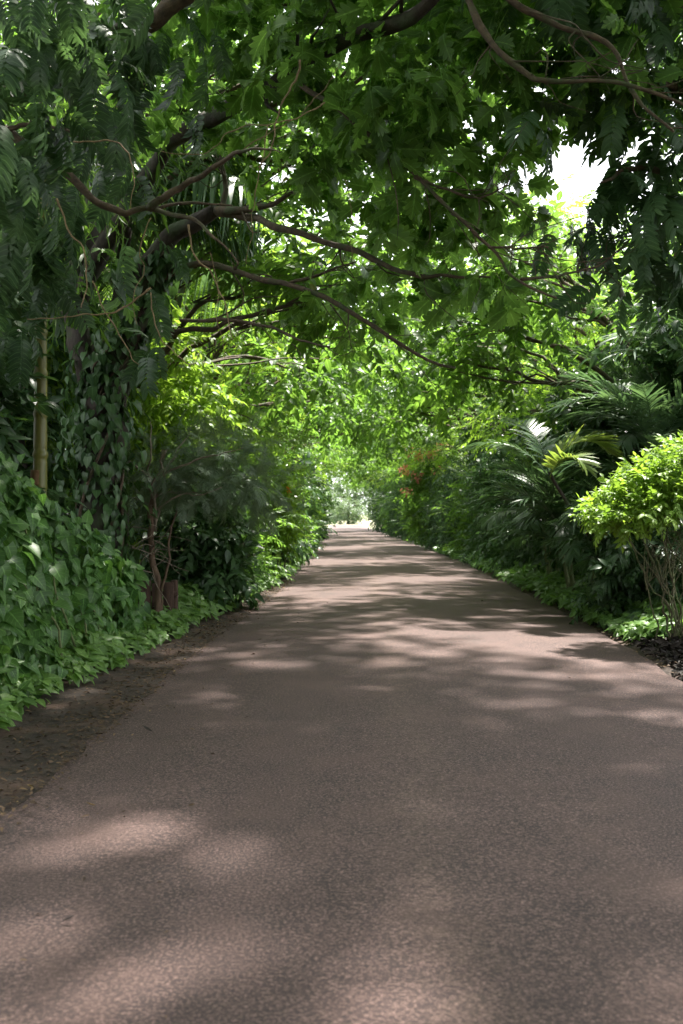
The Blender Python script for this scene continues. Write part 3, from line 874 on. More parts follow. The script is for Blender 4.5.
# ------------------------------------------------------------------ bare hanging vines
for pts, r, lab in [
        ([P(300, 58, 7), P(296, 75, 7), P(287, 92, 7), P(277, 120, 7), P(270, 148, 6.9), P(258, 165, 6.9)], .010, "thick tan vine dangling from the thick dark branch at the top centre"),
        ([P(325, 100, 6.9), P(300, 112, 6.9), P(262, 122, 6.8), P(225, 135, 6.8), P(205, 150, 6.8), P(160, 148, 6.8)], .006, "thin tan vine stretched sideways above the middle of the bare left limb"),
        ([P(72, 138, 6.4), P(108, 138, 6.4), P(125, 150, 6.4), P(133, 175, 6.4), P(130, 205, 6.4)], .007, "tan vine arching over the bare limb at the upper left"),
        ([P(55, 195, 6.3), P(68, 225, 6.3), P(82, 250, 6.3), P(84, 285, 6.3), P(80, 305, 6.3)], .008, "pale vine hanging straight down below the left limb, nearest the left edge"),
        ([P(188, 222, 6.6), P(195, 255, 6.6), P(212, 275, 6.6), P(226, 302, 6.6), P(232, 338, 6.6)], .008, "pale vine hanging below the tip of the long left limb"),
        ([P(91, 278, 6.8), P(104, 305, 6.8), P(118, 332, 6.8), P(128, 352, 6.8), P(138, 362, 6.8)], .006, "grey vine slanting down across the dark vine-wrapped trunk"),
        ([P(150, 290, 6.8), P(152, 312, 6.8), P(162, 335, 6.8), P(176, 352, 6.8), P(192, 362, 6.8), P(200, 350, 6.8)], .006, "brown vine looping down just right of the dark trunk"),
        ([P(240, 150, 7.0), P(272, 128, 7.0), P(300, 110, 7.0), P(322, 92, 7.0), P(340, 62, 7.0)], .005, "thin tan vine climbing to the right from the bare limb towards the top centre"),
        ([P(268, 122, 6.9), P(262, 165, 6.9), P(250, 205, 6.9), P(252, 232, 6.9), P(246, 262, 6.9)], .005, "fine tan vine falling through the middle of the bare branches"),
        ([P(150, 215, 6.9), P(138, 245, 6.9), P(142, 270, 6.9), P(133, 300, 6.9), P(136, 322, 6.9)], .005, "fine brown vine hanging in front of the vine-wrapped trunk's fork"),
        ([P(345, 178, 7.8), P(352, 205, 7.8), P(349, 240, 7.8), P(356, 262, 7.8)], .004, "short thin vine hanging left of the middle of the canopy"),
        ([P(210, 250, 7.2), P(219, 290, 7.2), P(215, 315, 7.2), P(224, 352, 7.2), P(219, 385, 7.2)], .004, "longest fine vine hanging over the bright saplings left of centre"),
        ([P(150, 285, 7.2), P(125, 303, 7.2), P(95, 312, 7.2), P(60, 315, 7.2), P(25, 316, 7.2)], .009, "reddish brown vine running sideways from the trunk fork to the bamboo")]:
    c = pts[0]
    v = obj("hanging_vine", tube([p - c for p in pts], r * .85, r * .40, seg=5, per=7, wob=.45, lump=.16, seed=int(pts[0][2] * 100)), M['vine'])
    v.location = c
    tag(v, lab, "vine", "bare vines hanging from the trees")

# ------------------------------------------------------------------ bamboo
g = np.random.default_rng(104)
bm = thing("bamboo", "thick yellow green bamboo stem with one brown sheath behind the left ivy", "bamboo", (-3.33, 10.25, 0))
K = 16
zs = np.linspace(0, 5.4, 220)
V = []
ring_t = []
path = np.stack([-.0 + .004 * zs ** 2 + .02 * np.sin(zs), .0 * zs, zs], 1)
rad = .086 * (1 - .085 * zs)
node = np.abs(((zs / .42) % 1) - .5) * 2
rad = rad * (1 + .16 * np.clip((node - .82) / .18, 0, 1) - .10 * np.clip((node - .70) / .06, 0, 1) * (node < .82))
Vs, F = [], []
for i in range(len(zs)):
    for k in range(14):
        an = k * 2 * math.pi / 14
        Vs.append(path[i] + rad[i] * np.array((math.cos(an), math.sin(an), 0)))
for i in range(len(zs) - 1):
    for k in range(14):
        j = (k + 1) % 14
        F += [(i * 14 + k, i * 14 + j, i * 14 + 14 + j), (i * 14 + k, i * 14 + 14 + j, i * 14 + 14 + k)]
obj("culm", T(Vs, F, np.tile((0, .5, .5), (len(Vs), 1))), M['bamboo'], bm)
sh = tube([(0.01, 0, 1.78), (0.012, 0, 1.86), (0.015, 0, 1.94)], .080, .076, seg=14, per=3, lump=.02)
obj("sheath", sh, M['sheath'], bm)
cl = [(.3, 0, 5.2, .8, .8, .7, 70), (-.3, .3, 4.4, .6, .7, .6, 40), (.1, .1, 6.1, .7, .7, .5, 60)]
p, a, u = clump_pts(cl, g, droop=.9)
BAM = [spray(80 + i, [(0, 0, 0), (.3, .07, 0), (.65, .06, 0), (1, 0, 0)], n=8, size=.45, drop=.4, spread=40) for i in range(3)]
obj("leaves", scatter(BAM, p, a, u, .5 * g.uniform(.7, 1.2, len(p)), g), M['canopy'], bm)

# ------------------------------------------------------------------ ivy wall at the left: climbers smothering a bank
def ivy(name, label, seed, y0, y1, front, ztop, n, size, zmin=.0, depth=.95, mat='ivy', loc0=(0, 0, 0), sprays=None, stems=6):
    g = np.random.default_rng(seed)
    y = g.uniform(y0, y1, n)
    t = (y - y0) / (y1 - y0)
    zt = ztop(y) * (1 + .08 * wav(y, seed))
    h = g.random(n) ** .85
    z = zmin + (zt - zmin) * h
    lay = -np.log(1 - g.random(n) * .93) / 2.6 * depth
    bulge = .20 * noise2(y * .55, z * .55, seed) + .14 * noise2(y * 1.3, z * 1.3, seed + 2)
    hollow = noise2(y * 1.1 + 2, z * 1.3, seed + 5) + .5 * noise2(y * 2.3, z * 2.6, seed + 8)
    lay = lay + np.clip(-hollow - .10, 0, .6) * .8 * (h > .12)
    x = front(y) - .28 * h ** 2 + bulge - lay
    x -= np.clip(h - .86, 0, 1) * 3.0 * g.random(n)
    root = thing(name, label, "climber", loc0)
    c = np.array(loc0)
    up = norm(np.stack([.75 + g.normal(0, .42, n), -.45 + g.normal(0, .45, n), .6 + .5 * h + g.normal(0, .42, n)], 1))
    ax = norm(np.stack([.40 + g.normal(0, .55, n), -.2 + g.normal(0, .65, n), -.65 + g.normal(0, .42, n)], 1))
    s = size * (.42 + .95 * g.random(n) ** 1.3)
    obj("foliage", scatter(sprays or HEARTS + OVATES[:2], np.stack([x, y, z], 1) - c, ax, up, s, g), M[mat], root)
    for k in range(stems):
        yy = y0 + (y1 - y0) * (k + .5) / stems
        q = [(front(yy) - .12 * j - .02 + .05 * math.sin(k + j), yy + .12 * math.sin(2.1 * k + j), ztop(yy) * j / 4.2) for j in range(5)]
        obj("stem", tube([np.array(w) - c for w in q], .014, .006, seg=5, per=5, wob=.7, seed=k + seed), M['greenstem'], root)
    return root

fr = lambda y: np.interp(y, [5, 6.85, 9.4, 11.6], [-2.75, -2.68, -2.62, -2.62])
ivy("climbing_ivy", "dense heart-leaved ivy heaped as a tall green wall at the left edge", 201, 5.4, 8.6, fr, lambda y: np.interp(y, [5, 7, 8.6], [2.3, 2.15, 2.05]), 3200, .160, loc0=(-3.2, 7.0, 0))
ivy("climbing_ivy", "heart-leaved ivy mound sloping down between the left wall of ivy and the thin brown trunk", 202, 8.4, 11.6, lambda y: fr(y) + .05, lambda y: np.interp(y, [8.4, 9.6, 11.6], [2.0, 1.8, .95]), 2700, .15, loc0=(-3.1, 10.0, 0))
g = np.random.default_rng(205)
big_iv = ivy("climbing_ivy", "large round-leaved climber high on the left edge around the bamboo stem", 203, 6.9, 8.3, lambda y: np.full_like(np.asarray(y, float), -2.98), lambda y: np.interp(y, [6.6, 8.3], [2.9, 2.9]), 420, .24, zmin=1.5, depth=.6, mat='ivy', loc0=(-3.0, 7.6, 1.2), stems=3)

# small-leaved climber curtain behind the ivy, filling the dark left side
def left_filler(label, seed, x, y, h, r, mat, n):
    return make_shrub("understory_shrub", label, "shrub", seed, [(0, 0, h * .25, r, r, h * .25, n * .3), (0, 0, h * .6, r, r, h * .3, n * .4), (.2, -.1, h * .9, r * .8, r * .8, h * .2, n * .3)], SP_DARK, .5, mat, nstem=4)
s = left_filler("tall dark shrub in the shade behind the ivy and the bamboo", 210, 0, 0, 4.0, 1.0, 'dark', 420); s.location = (-4.3, 9.6, 0)
s = dup(s, "tall dark shrub in the shade behind the vine-wrapped trunk", (-4.9, 13.0, 0), 1.7, 1.1)

# ------------------------------------------------------------------ thin brown trunk with grey-green feathery foliage, fence
g = np.random.default_rng(106)
ft = thing("feathery_tree", "small tree with a straight thin brown trunk and grey-green feathery foliage on the left", "tree", (-2.6, 12.6, 0))
o0 = np.array((-2.6, 12.6, 0))
obj("trunk", tube([(0, 0, -.1), (.02, 0, .6), (-.02, 0, 1.2), (.0, 0, 1.75), (.1, .1, 2.3)], .046, .03, seg=9, per=8, wob=.4, lump=.1, seed=4), M['brownbark'], ft)
obj("trunk", tube([(.09, .05, -.1), (.10, .05, .5), (.16, .08, 1.1), (.32, .1, 1.7)], .022, .012, seg=6, per=6, wob=.6, seed=9), M['brownbark'], ft)
for k in range(9):
    an = g.uniform(0, 6.28)
    e = np.array((math.cos(an) * g.uniform(.5, 1.1) + .35, math.sin(an) * .8, g.uniform(1.7, 2.7)))
    obj("branch", tube(bez((0, 0, g.uniform(1.2, 1.9)), e, .08, g), .018, .005, seg=5, per=4, wob=.6, seed=k), M['twig'], ft)
dead = []
for k in range(26):
    b = np.array((-.02, -.03, g.uniform(.7, 1.9)))
    e = b + norm(g.normal(size=3) * (1, .7, .35)) * g.uniform(.3, .75)
    dead.append(tube(bez(b, e, .03, g, 3), .006, .002, seg=4, per=3, seed=k))
obj("dead_twigs", join(dead), M['twig'], ft)
cl = [(.35, .4, 1.85, .7, .6, .26, 120), (.9, .9, 1.95, .6, .7, .28, 110), (.2, .2, 2.25, .6, .6, .28, 100), (.8, 1.2, 2.4, .7, .8, .3, 110), (-.35, .2, 1.85, .4, .5, .28, 50), (1.3, 1.6, 1.75, .4, .6, .3, 60)]
p, a, u = clump_pts(cl, g, droop=.2)
obj("foliage", scatter(SP_FEATHER, p, a, u, .34 * g.uniform(.7, 1.3, len(p)), g), M['feather'], ft)

fn = thing("wooden_fence", "low weathered reddish wooden fence half hidden by leaves beside the thin brown trunk", "fence", (-2.95, 12.95, 0), -.05)
pl = []
for i in range(8):
    x = -.65 + i * .15
    h = .60 + .03 * math.sin(i * 2.7)
    pl.append(boxT(x, x + .132, -.012 + .004 * (i % 3), .012 + .004 * (i % 3), .03, h))
obj("planks", join(pl), M['fence'], fn, smooth=False)
for z in (.15, .42):
    obj("rail", boxT(-.7, .58, .024, .06, z, z + .06), M['fence'], fn, smooth=False)
for x in (-.68, .48):
    obj("post", boxT(x, x + .08, .062, .14, -.1, .62), M['fence'], fn, smooth=False)

# ------------------------------------------------------------------ left roadside shrubs
shA = make_shrub("roadside_shrub", "dark glossy broad-leaved shrub on the left just past the thin brown trunk", "shrub", 301,
                 [(0, 0, .55, .75, .75, .5, 150), (.05, -.1, 1.2, .8, .8, .5, 170), (-.1, .1, 1.8, .7, .7, .45, 130), (.35, -.35, .5, .5, .5, .4, 60)], SP_DARK, .40, 'dark', group="shrubs along the left roadside")
shA.location = (-2.55, 15.8, 0)
shB = make_shrub("roadside_shrub", "yellow-green shrub with bare forked stems and one orange flower on the left roadside", "shrub", 302,
                 [(0, 0, 1.5, .55, .6, .55, 130), (.1, .1, 2.2, .5, .5, .45, 90), (-.3, .3, 1.9, .5, .5, .5, 80), (.1, -.3, .95, .4, .4, .35, 50)], SP_CANOPY, .40, 'lime', nstem=6, stem_mat='palestem', base_r=.15, group="shrubs along the left roadside")
shB.location = (-1.95, 22.6, 0)
shC = make_shrub("roadside_shrub", "fine-leaved mid-green shrub on the left between the dark broad-leaved shrub and the yellow-green one", "shrub", 303,
                 [(0, 0, .6, .8, .8, .55, 160), (0, 0, 1.4, .85, .85, .5, 170), (.1, 0, 2.1, .7, .7, .5, 140), (.4, -.2, .4, .5, .6, .35, 60)], SP_SMALL, .42, 'canopy', group="shrubs along the left roadside")
shC.location = (-2.6, 19.6, 0)
# orange blossoms on their own small stem
g = np.random.default_rng(33)
q = norm(g.normal(size=(14, 3)))
fl = obj("flower", scatter(OVATES, q * .03 + (.32, -.35, 1.98), q, norm(g.normal(size=(14, 3))), .10, g), M['orange'], shB)

shA2 = dup(shA, "dark glossy shrub tucked behind the fine-leaved one, further from the lane on the left", (-3.8, 18.0, 0), 2.2, 1.35)
lft = [(-2.75, 26.0, 'A', 1.15, 1.2), (-2.5, 29.5, 'C', 1.15, 2.9), (-2.85, 33, 'A', 1.25, 4.1), (-2.75, 37, 'C', 1.25, .6), (-3.0, 41.5, 'A', 1.35, 5.0), (-2.9, 46, 'B', 1.25, 2.2), (-3.3, 51, 'C', 1.5, 3.7), (-3.5, 57, 'A', 1.6, .4), (-3.8, 64, 'C', 1.7, 1.9), (-4.1, 71, 'A', 1.8, 3.0), (-4.4, 79, 'C', 1.9, 4.4), (-4.8, 88, 'A', 2.0, 5.3)]
src = dict(A=shA, B=shB, C=shC)
ad = dict(A="dark glossy broad-leaved", B="yellow-green long-stemmed", C="fine-leaved mid-green")
cnt = {}
for i, (x, y, k, s, rz) in enumerate(lft):
    if y > 50:
        lab = "soft-focus leafy shrub far along the left edge of the lane near the bright tunnel end"
    else:
        cnt[k] = cnt.get(k, 0) + 1
        lab = f"{ORD[cnt[k] - 1]} {ad[k]} shrub past the orange flower along the left roadside"
    dup(src[k], lab, (x, y, 0), rz, s, "distant shrubs along the left roadside" if y > 50 else None)

# ------------------------------------------------------------------ right roadside
shR = make_shrub("roadside_shrub", "dark grey-green drooping shrub on the right roadside just beyond the palms", "shrub", 311,
                 [(0, 0, .6, .8, .8, .55, 170), (0, 0, 1.5, .9, .9, .6, 200), (.1, 0, 2.4, .8, .8, .55, 160), (-.45, -.2, .5, .5, .6, .4, 70), (-.3, -.3, 1.3, .6, .6, .5, 90)], SP_SMALL, .42, 'dark', droop=.5, group="shrubs along the right roadside")
shR.location = (4.2, 24.0, 0)
fs = make_shrub("flowering_shrub", "tall right roadside shrub topped with coral red blossom sprays", "shrub", 312,
                [(0, 0, 1.0, .9, .9, .7, 150), (-.1, 0, 2.2, 1.0, 1.0, .8, 190), (-.2, -.1, 3.4, 1.0, 1.0, .7, 190), (.2, .2, 4.2, .8, .8, .5, 90)], SP_CANOPY, .5, 'canopy')
fs.location = (3.0, 45, 0)
g = np.random.default_rng(34)
for (dx, dy, dz, n) in [(-.85, -1.0, 4.25, 60), (-.4, -1.15, 4.0, 90), (.1, -1.2, 4.15, 90), (-1.05, -.7, 3.4, 50), (.35, -1.0, 3.4, 50), (-.5, -1.0, 3.1, 40), (.6, -.8, 4.4, 40), (-.9, -.8, 2.5, 25)]:
    q = g.normal(0, .12, (n, 3)).clip(-.22, .22) + (dx, dy, dz)
    obj("blossom_spray", scatter(OVATES, q, g.normal(size=(n, 3)), norm(g.normal(size=(n, 3)) + (0, -.5, 1)), g.uniform(.12, .20, n), g), M['coral'], fs)
cnt = 0
for i, (x, y, s, rz) in enumerate([(4.1, 28.5, 1.1, 1.0), (4.0, 33, 1.15, 2.6), (3.95, 37.5, 1.25, 4.4), (3.75, 41.5, 1.2, .3), (3.35, 50, 1.3, 1.5), (3.1, 56, 1.4, 3.3), (2.9, 63, 1.5, 5.0), (2.7, 71, 1.6, 2.0), (2.5, 79, 1.75, .9), (2.3, 88, 1.9, 3.9)]):
    if y > 48:
        lab = "soft-focus dark shrub far along the right edge of the lane beyond the coral blossoms"
    else:
        lab = f"{ORD[i]} roadside shrub past the palms on the right, before the coral blossoms"
    dup(shR if i % 3 != 1 else shC, lab, (x, y, 0), rz, s, "distant shrubs along the right roadside" if y > 48 else "shrubs along the right roadside")

# bright flat-topped shrub on bare stems
g = np.random.default_rng(107)
bs = thing("bright_shrub", "flat-topped shrub of sunlit yellow-green leaves on bare pale stems at the right edge", "shrub", (3.75, 11.3, 0))
o0 = np.array((3.75, 11.3, 0))
cl = []
for (px, py, dy, rx, rz, n) in [(598, 512, 0, .20, .07, 60), (622, 497, .1, .30, .10, 110), (648, 482, 0, .36, .12, 150), (675, 468, .1, .42, .13, 170), (705, 458, 0, .45, .15, 170), (640, 512, -.3, .30, .08, 80), (672, 500, -.3, .36, .10, 110), (705, 492, -.2, .4, .14, 110),
                                (690, 450, .3, .36, .10, 110), (612, 524, -.25, .18, .05, 36), (735, 475, .2, .45, .2, 120), (660, 474, .6, .45, .12, 120), (628, 500, .6, .32, .09, 80), (725, 515, -.1, .3, .1, 40)]:
    c = P(px, py, 11.3 + dy) - o0
    cl.append((c[0], c[1], c[2], rx, rx, rz, n))
p, a, u = clump_pts(cl, g, droop=-.05, flat=2.2, upj=.3, shell=2)
SP_TOP = [spray(90 + i, OVATE, n=8, size=.40, drop=.1, jit=.3) for i in range(4)]
obj("foliage", scatter(SP_TOP, p, a, u, .185 * g.uniform(.7, 1.25, len(p)), g), M['shrubtop'], bs)
for k in range(13):
    an = g.uniform(0, 6.28); rr = g.uniform(.05, .32)
    b = np.array((rr * math.cos(an) - .12, rr * math.sin(an) * .8, -.05))
    c = cl[k % len(cl)]
    e = np.array(c[:3]) + g.normal(0, .12, 3)
    e[0] = e[0] * .85
    mid = b * .55 + e * .45 + np.array((0, 0, .12)) + g.normal(0, .06, 3)
    ts = [tube([b, b * .8 + mid * .2 + np.array((0, 0, .15)), mid, e], g.uniform(.008, .018), .005, seg=6, per=6, wob=.6, lump=.12, seed=k)]
    for q in range(3):
        e2 = np.array(cl[g.integers(0, len(cl))][:3]); e2 = mid + (e2 - mid) / np.linalg.norm(e2 - mid) * g.uniform(.3, .55)
        ts.append(tube(bez(mid, e2, .06, g, 3), .008, .003, seg=4, per=3, seed=q))
    obj("stem", join(ts), M['palestem'], bs)

# small pale red flower clump at the foot of the bright shrub
g = np.random.default_rng(108)
n = 40
fp = thing("small_plant", "small pinkish red plant at the foot of the bright shrub", "plant", (3.72, 10.9, .15))
q = g.normal(0, .05, (n, 3)) * (1.6, 1, 1) + (0, 0, .12)
obj("petals", scatter(OVATES, q, norm(g.normal(size=(n, 3)) + (0, 0, .5)), norm(g.normal(size=(n, 3)) + (0, -.5, 1)), .09, g), M['coral'], fp)
obj("stem", tube([(0, 0, -.12), (.01, 0, .05), (0, 0, .14)], .008, .005, seg=5, per=3), M['greenstem'], fp)

# ------------------------------------------------------------------ palms
FRONDS = [mesh_from("frond", feather(1.0, n=30, elev=e, curve=c, ll=.30, lw=.026, a0=72, a1=28, vee=v, droop=d, seed=400 + i, rachis=.010, t0=.2), M['palm'])
          for i, (e, c, v, d) in enumerate([(72, 70, 18, .22), (58, 85, 12, .3), (40, 85, 5, .4), (66, 105, 16, .3)])]
FROND_LIT = mesh_from("frond", feather(1.0, n=32, elev=70, curve=120, ll=.40, lw=.052, a0=75, a1=30, vee=24, droop=.2, seed=420, rachis=.012, t0=.15), M['palmlit'])

def add_frond(root, mesh, z, az, tilt, L, lab=None, off=(0, 0)):
    f = bpy.data.objects.new("frond", mesh)
    COL.objects.link(f)
    f.parent = root
    f.location = (off[0], off[1], z)
    f.rotation_mode = 'ZXY' if False else 'XYZ'
    f.rotation_euler = (tilt, 0, az)
    f.scale = (L, L, L)
    if lab: f["label"] = lab
    return f

def palm(label, loc, seed, stems, n_fr, L, h, group, mats=None, rz=0):
    g = np.random.default_rng(seed)
    root = thing("areca_palm", label, "palm", loc, rz, group)
    for s in range(stems):
        an = g.uniform(0, 6.28); rr = g.uniform(.05, .35) if stems > 1 else 0
        b = np.array((rr * math.cos(an), rr * math.sin(an), -.05))
        hh = h * g.uniform(.55, 1.05)
        t = np.array((b[0] * 2.2, b[1] * 2.2, hh))
        obj("trunk", tube([b, b * .7 + t * .3, t], .045, .028, seg=8, per=8, wob=.3, lump=.05, seed=s + seed), M['greenstem'], root)
        for k in range(n_fr):
            az = 2.4 * k + g.uniform(-.4, .4) + s
            young = k / max(1, n_fr - 1)
            mesh = FRONDS[0] if young > .7 else FRONDS[int(g.integers(0, 4))] if young > .3 else FRONDS[2 if g.random() < .6 else 1]
            add_frond(root, mesh, hh - .15 * (1 - young), az, g.uniform(-.15, .25) * (1 - young), L * g.uniform(.8, 1.15), off=(t[0], t[1]))
    return root
PG = "palms along the right side"
p1 = palm("palm clump with one yellowing sunlit frond in the right undergrowth", (3.35, 14.0, 0), 501, 3, 6, 1.35, 1.1, PG)
add_frond(p1, FROND_LIT, 2.02, R(-75), 0, 1.15, "yellowing sunlit frond", off=(-.78, -.4))
add_frond(p1, FROND_LIT, 1.98, R(-150), R(-12), .85, "yellowing sunlit frond", off=(-.78, -.4))
add_frond(p1, FRONDS[1], 1.95, R(80), 0, 1.3, off=(-.78, -.4))
add_frond(p1, FRONDS[0], 1.95, R(20), 0, 1.4, off=(-.78, -.4))
obj("trunk", tube([(.35, .3, -.05), (-.15, 0, 1.1), (-.78, -.4, 2.05)], .035, .022, seg=8, per=8, wob=.3), M['bark'], p1)
dup(shA, "dark broad-leaved shrub right under the yellowing palm frond", (3.62, 13.5, 0), 1.0, .66)
dup(shR, "dark fine-leaved shrub in the gloom behind the stems of the bright flat-topped shrub", (4.25, 12.7, 0), 2.0, .62)
p2 = palm("tall palm with arching pale fronds at the right edge above the bright shrub", (4.65, 14.7, 0), 502, 3, 9, 1.75, 2.7, PG)
p3 = palm("low spreading palm leaning over the lane left of the yellowing frond", (3.75, 17.0, 0), 503, 4, 7, 1.7, 1.3, PG)
p4 = palm("dark palm clump second behind the yellowing frond, beside the right edge of the lane", (3.95, 20.5, 0), 504, 4, 7, 1.8, 1.5, PG)
p5 = palm("high palm crown in the right undergrowth directly above the yellowing frond", (5.0, 17.2, 0), 505, 2, 9, 2.0, 3.4, PG)
p6 = palm("young fern-like palm low on the ground behind the bright shrub", (3.75, 13.2, 0), 506, 1, 8, .95, .25, PG)
p7 = palm("spiky palm high at the right edge under the drooping feather-shaped leaves", (5.0, 14.9, 0), 507, 2, 11, 1.8, 3.9, PG)

# the drooping palm on the left, behind the bare limbs
g = np.random.default_rng(510)
LONG = [mesh_from("frond", feather(1.0, n=44, elev=e, curve=c, ll=.30, lw=.016, a0=75, a1=40, vee=-10, droop=.75, seed=520 + i, rachis=.009, t0=.16), M['palm']) for i, (e, c) in enumerate([(65, 95), (45, 100), (25, 85)])]
lp = thing("tall_palm", "tall palm at the upper left with long dark drooping leaflets seen behind the bare limb", "palm", (-3.45, 14.3, 0))
obj("trunk", tube([(0, 0, -.1), (.02, 0, 2), (-.05, 0, 4), (.1, 0, 5.6)], .10, .075, seg=10, per=10, wob=.2, lump=.05), M['bark'], lp)
for k in range(19):
    add_frond(lp, LONG[k % 3], 5.55 + .1 * (k % 3), 2.4 * k, g.uniform(-.1, .25), g.uniform(2.1, 2.9), off=(.1, 0))
g2 = dup(lp, "pale hanging palm far off in the tunnel just left of its middle", (-3.6, 38, 0), 1.0, 1.3)

# ------------------------------------------------------------------ canopy trees arching over the lane (each leans towards +X of its own)
def arch_clumps(g, n=18, reach=5.0, z0=4.0, z1=9.0, cnt=86):
    cl = []
    for i in range(n):
        t = i / (n - 1)
        x = g.uniform(-1.8, reach)
        y = g.uniform(-2.6, 2.6)
        lo = z0 + .25 * abs(x - 1) * (x < 1)
        z = lo + (z1 - lo) * (t ** 1.1) * (1 - .28 * max(0, x) / reach)
        r = g.uniform(.8, 1.25)
        cl.append((x, y, z, r * 1.15, r * 1.15, r * .7, cnt * g.uniform(.8, 1.2)))
    return cl
g = np.random.default_rng(600)
TG = "canopy trees arching over the lane"
cA = make_tree("canopy_tree", "bright leafy tree on the left just behind the vine-wrapped trunk, its boughs over the lane", "tree", 601,
               [(0, 0, -.1), (.1, 0, 1.6), (.25, .1, 3.2), (.7, 0, 5.0), (1.2, .1, 7.0)], .17, .05, arch_clumps(g), SP_CANOPY, .58, 'canopy', group=TG)
cB = make_tree("canopy_tree", "lime-green thin-leaved tree glowing in the sun behind the left hedge", "tree", 602,
               [(0, 0, -.1), (-.1, .1, 1.6), (.2, .0, 3.4), (.5, .1, 5.2), (.8, 0, 7.4)], .15, .05, arch_clumps(g, n=17, reach=4.6, z0=3.6, z1=9.0, cnt=86), SP_SMALL, .60, 'lime', group=TG)
cC = make_tree("canopy_tree", "broad-crowned dark tree on the right behind the palms, reaching low over the lane", "tree", 603,
               [(0, 0, -.1), (.15, 0, 1.5), (.3, .1, 3.0), (.9, 0, 4.6), (1.5, 0, 6.2)], .18, .05, arch_clumps(g, n=15, reach=4.8, z0=4.0, z1=6.8, cnt=66), SP_CANOPY, .54, 'canopy', group=TG)
cA.location = (-4.7, 16.5, 0)
cB.location = (-4.6, 21.5, 0); cB.rotation_euler.z = .3
cC.location = (5.6, 17.5, 0); cC.rotation_euler.z = math.pi + .2

side = {-1: "left", 1: "right"}
for i, (k, x, y, s, rz, lab) in enumerate([
        (cB, 5.9, 22.5, .95, math.pi - .3, "lime-green tree on the right past the palms, its crown just below the white sky gap"),
        (cA, -4.8, 27, 1.1, -.2, "second bright leafy tree of the left row, behind the yellow-green roadside shrub"),
        (cC, 5.7, 29, 1.1, math.pi + .4, "second broad dark tree of the right row, over the roadside shrubs"),
        (cB, -4.9, 33, 1.15, .5, "second lime-green tree of the left row, over the middle of the tunnel"),
        (cA, 5.6, 36, 1.1, math.pi - .4, "bright leafy tree of the right row, before the coral blossoms"),
        (cC, -5.0, 40, 1.25, .1, "broad dark tree of the left row, halfway down the tunnel"),
        (cB, 5.3, 44, 1.1, math.pi + .1, "lime-green tree of the right row, right behind the coral blossoms"),
        (cA, -5.1, 49, 1.2, .4, None), (cC, 5.0, 53, 1.15, math.pi - .2, None), (cB, -5.4, 58, 1.2, -.3, None), (cA, 4.8, 63, 1.1, math.pi + .3, None),
        (cC, -5.6, 68, 1.2, .3, None), (cB, 4.6, 73, 1.1, math.pi, None), (cA, -6.0, 79, 1.15, .1, None), (cC, 4.2, 83, 1.1, math.pi + .2, None), (cB, -6.2, 90, 1.0, .2, None), (cA, 4.2, 93, 1.0, math.pi - .1, None)]):
    dup(k, lab or f"soft-focus canopy tree in the {side[1 if x > 0 else -1]} row of the far tunnel", (x, y, 0), rz, s, TG if lab else f"far canopy trees of the {side[1 if x > 0 else -1]} row")

# low bright saplings filling the height between the hedge and the canopy on the left
sap = make_shrub("sapling", "bright green sapling rising behind the grey-green feathery tree", "sapling", 610,
                 [(0, 0, 2.6, .9, .9, .6, 120), (.3, .2, 3.4, 1.0, .9, .6, 140), (-.4, 0, 3.2, .8, .8, .6, 90), (.1, -.2, 1.7, .8, .8, .6, 110), (.1, .1, 4.2, .8, .8, .5, 90)], SP_CANOPY, .46, 'lime', nstem=4, stem_r=.035, group="saplings behind the left hedge")
sap.location = (-3.6, 16.8, 0)
for (x, y, s, rz, lab) in [(-3.5, 20.5, .95, 2.0, "bright green sapling above the fine-leaved roadside shrub on the left"),
                           (-3.9, 24.5, 1.05, 4.0, "bright green sapling behind the yellow-green roadside shrub"),
                           (-3.6, 31, 1.1, 1.0, "hazy bright sapling in the left hedge past the yellow-green shrub"),
                           (-4.8, 14.6, 1.1, 5.1, "bright sapling glimpsed between the bamboo and the vine-wrapped trunk")]:
    dup(sap, lab, (x, y, 0), rz, s)
dsap = make_shrub("sapling", "dark leafy sapling behind the yellowing palm frond on the right", "sapling", 611,
                  [(0, 0, .8, 1.0, 1.0, .7, 120), (0, 0, 2.0, 1.0, 1.0, .7, 140), (.2, .2, 3.2, 1.0, .9, .7, 140), (-.3, 0, 4.2, .9, .9, .6, 110)], SP_DARK, .46, 'dark', nstem=4, stem_r=.03, group="saplings in the right undergrowth")
dsap.location = (5.2, 15.0, 0)
for (x, y, s, rz, lab) in [(5.0, 18.8, 1.0, 2.0, "dark leafy sapling between the low spreading palm and the canopy tree"), (5.2, 22.5, 1.05, 3.3, "dark leafy sapling behind the farthest palm clump on the right"),
                           (5.2, 26.5, 1.1, .7, "dark leafy sapling behind the drooping grey-green shrub on the right"), (6.4, 12.4, .95, 4.9, "dark leafy sapling in the gloom behind the bright flat-topped shrub"),
                           (5.2, 31.5, 1.1, 1.7, "dark leafy sapling further back behind the right roadside shrubs")]:
    dup(dsap, lab, (x, y, 0), rz, s)

for (x, y, s, rz, lab) in [(4.5, 18.6, .85, 1.2, "dark leafy sapling right behind the low spreading palm"), (4.5, 21.8, .9, 4.1, "dark leafy sapling right behind the farthest palm clump"), (4.4, 26.0, .95, 2.4, "dark leafy sapling between the first two roadside shrubs past the palms"), (4.3, 30.8, 1.0, 5.6, "dark leafy sapling between the second and third roadside shrubs past the palms")]:
    dup(dsap, lab, (x, y, 0), rz, s)

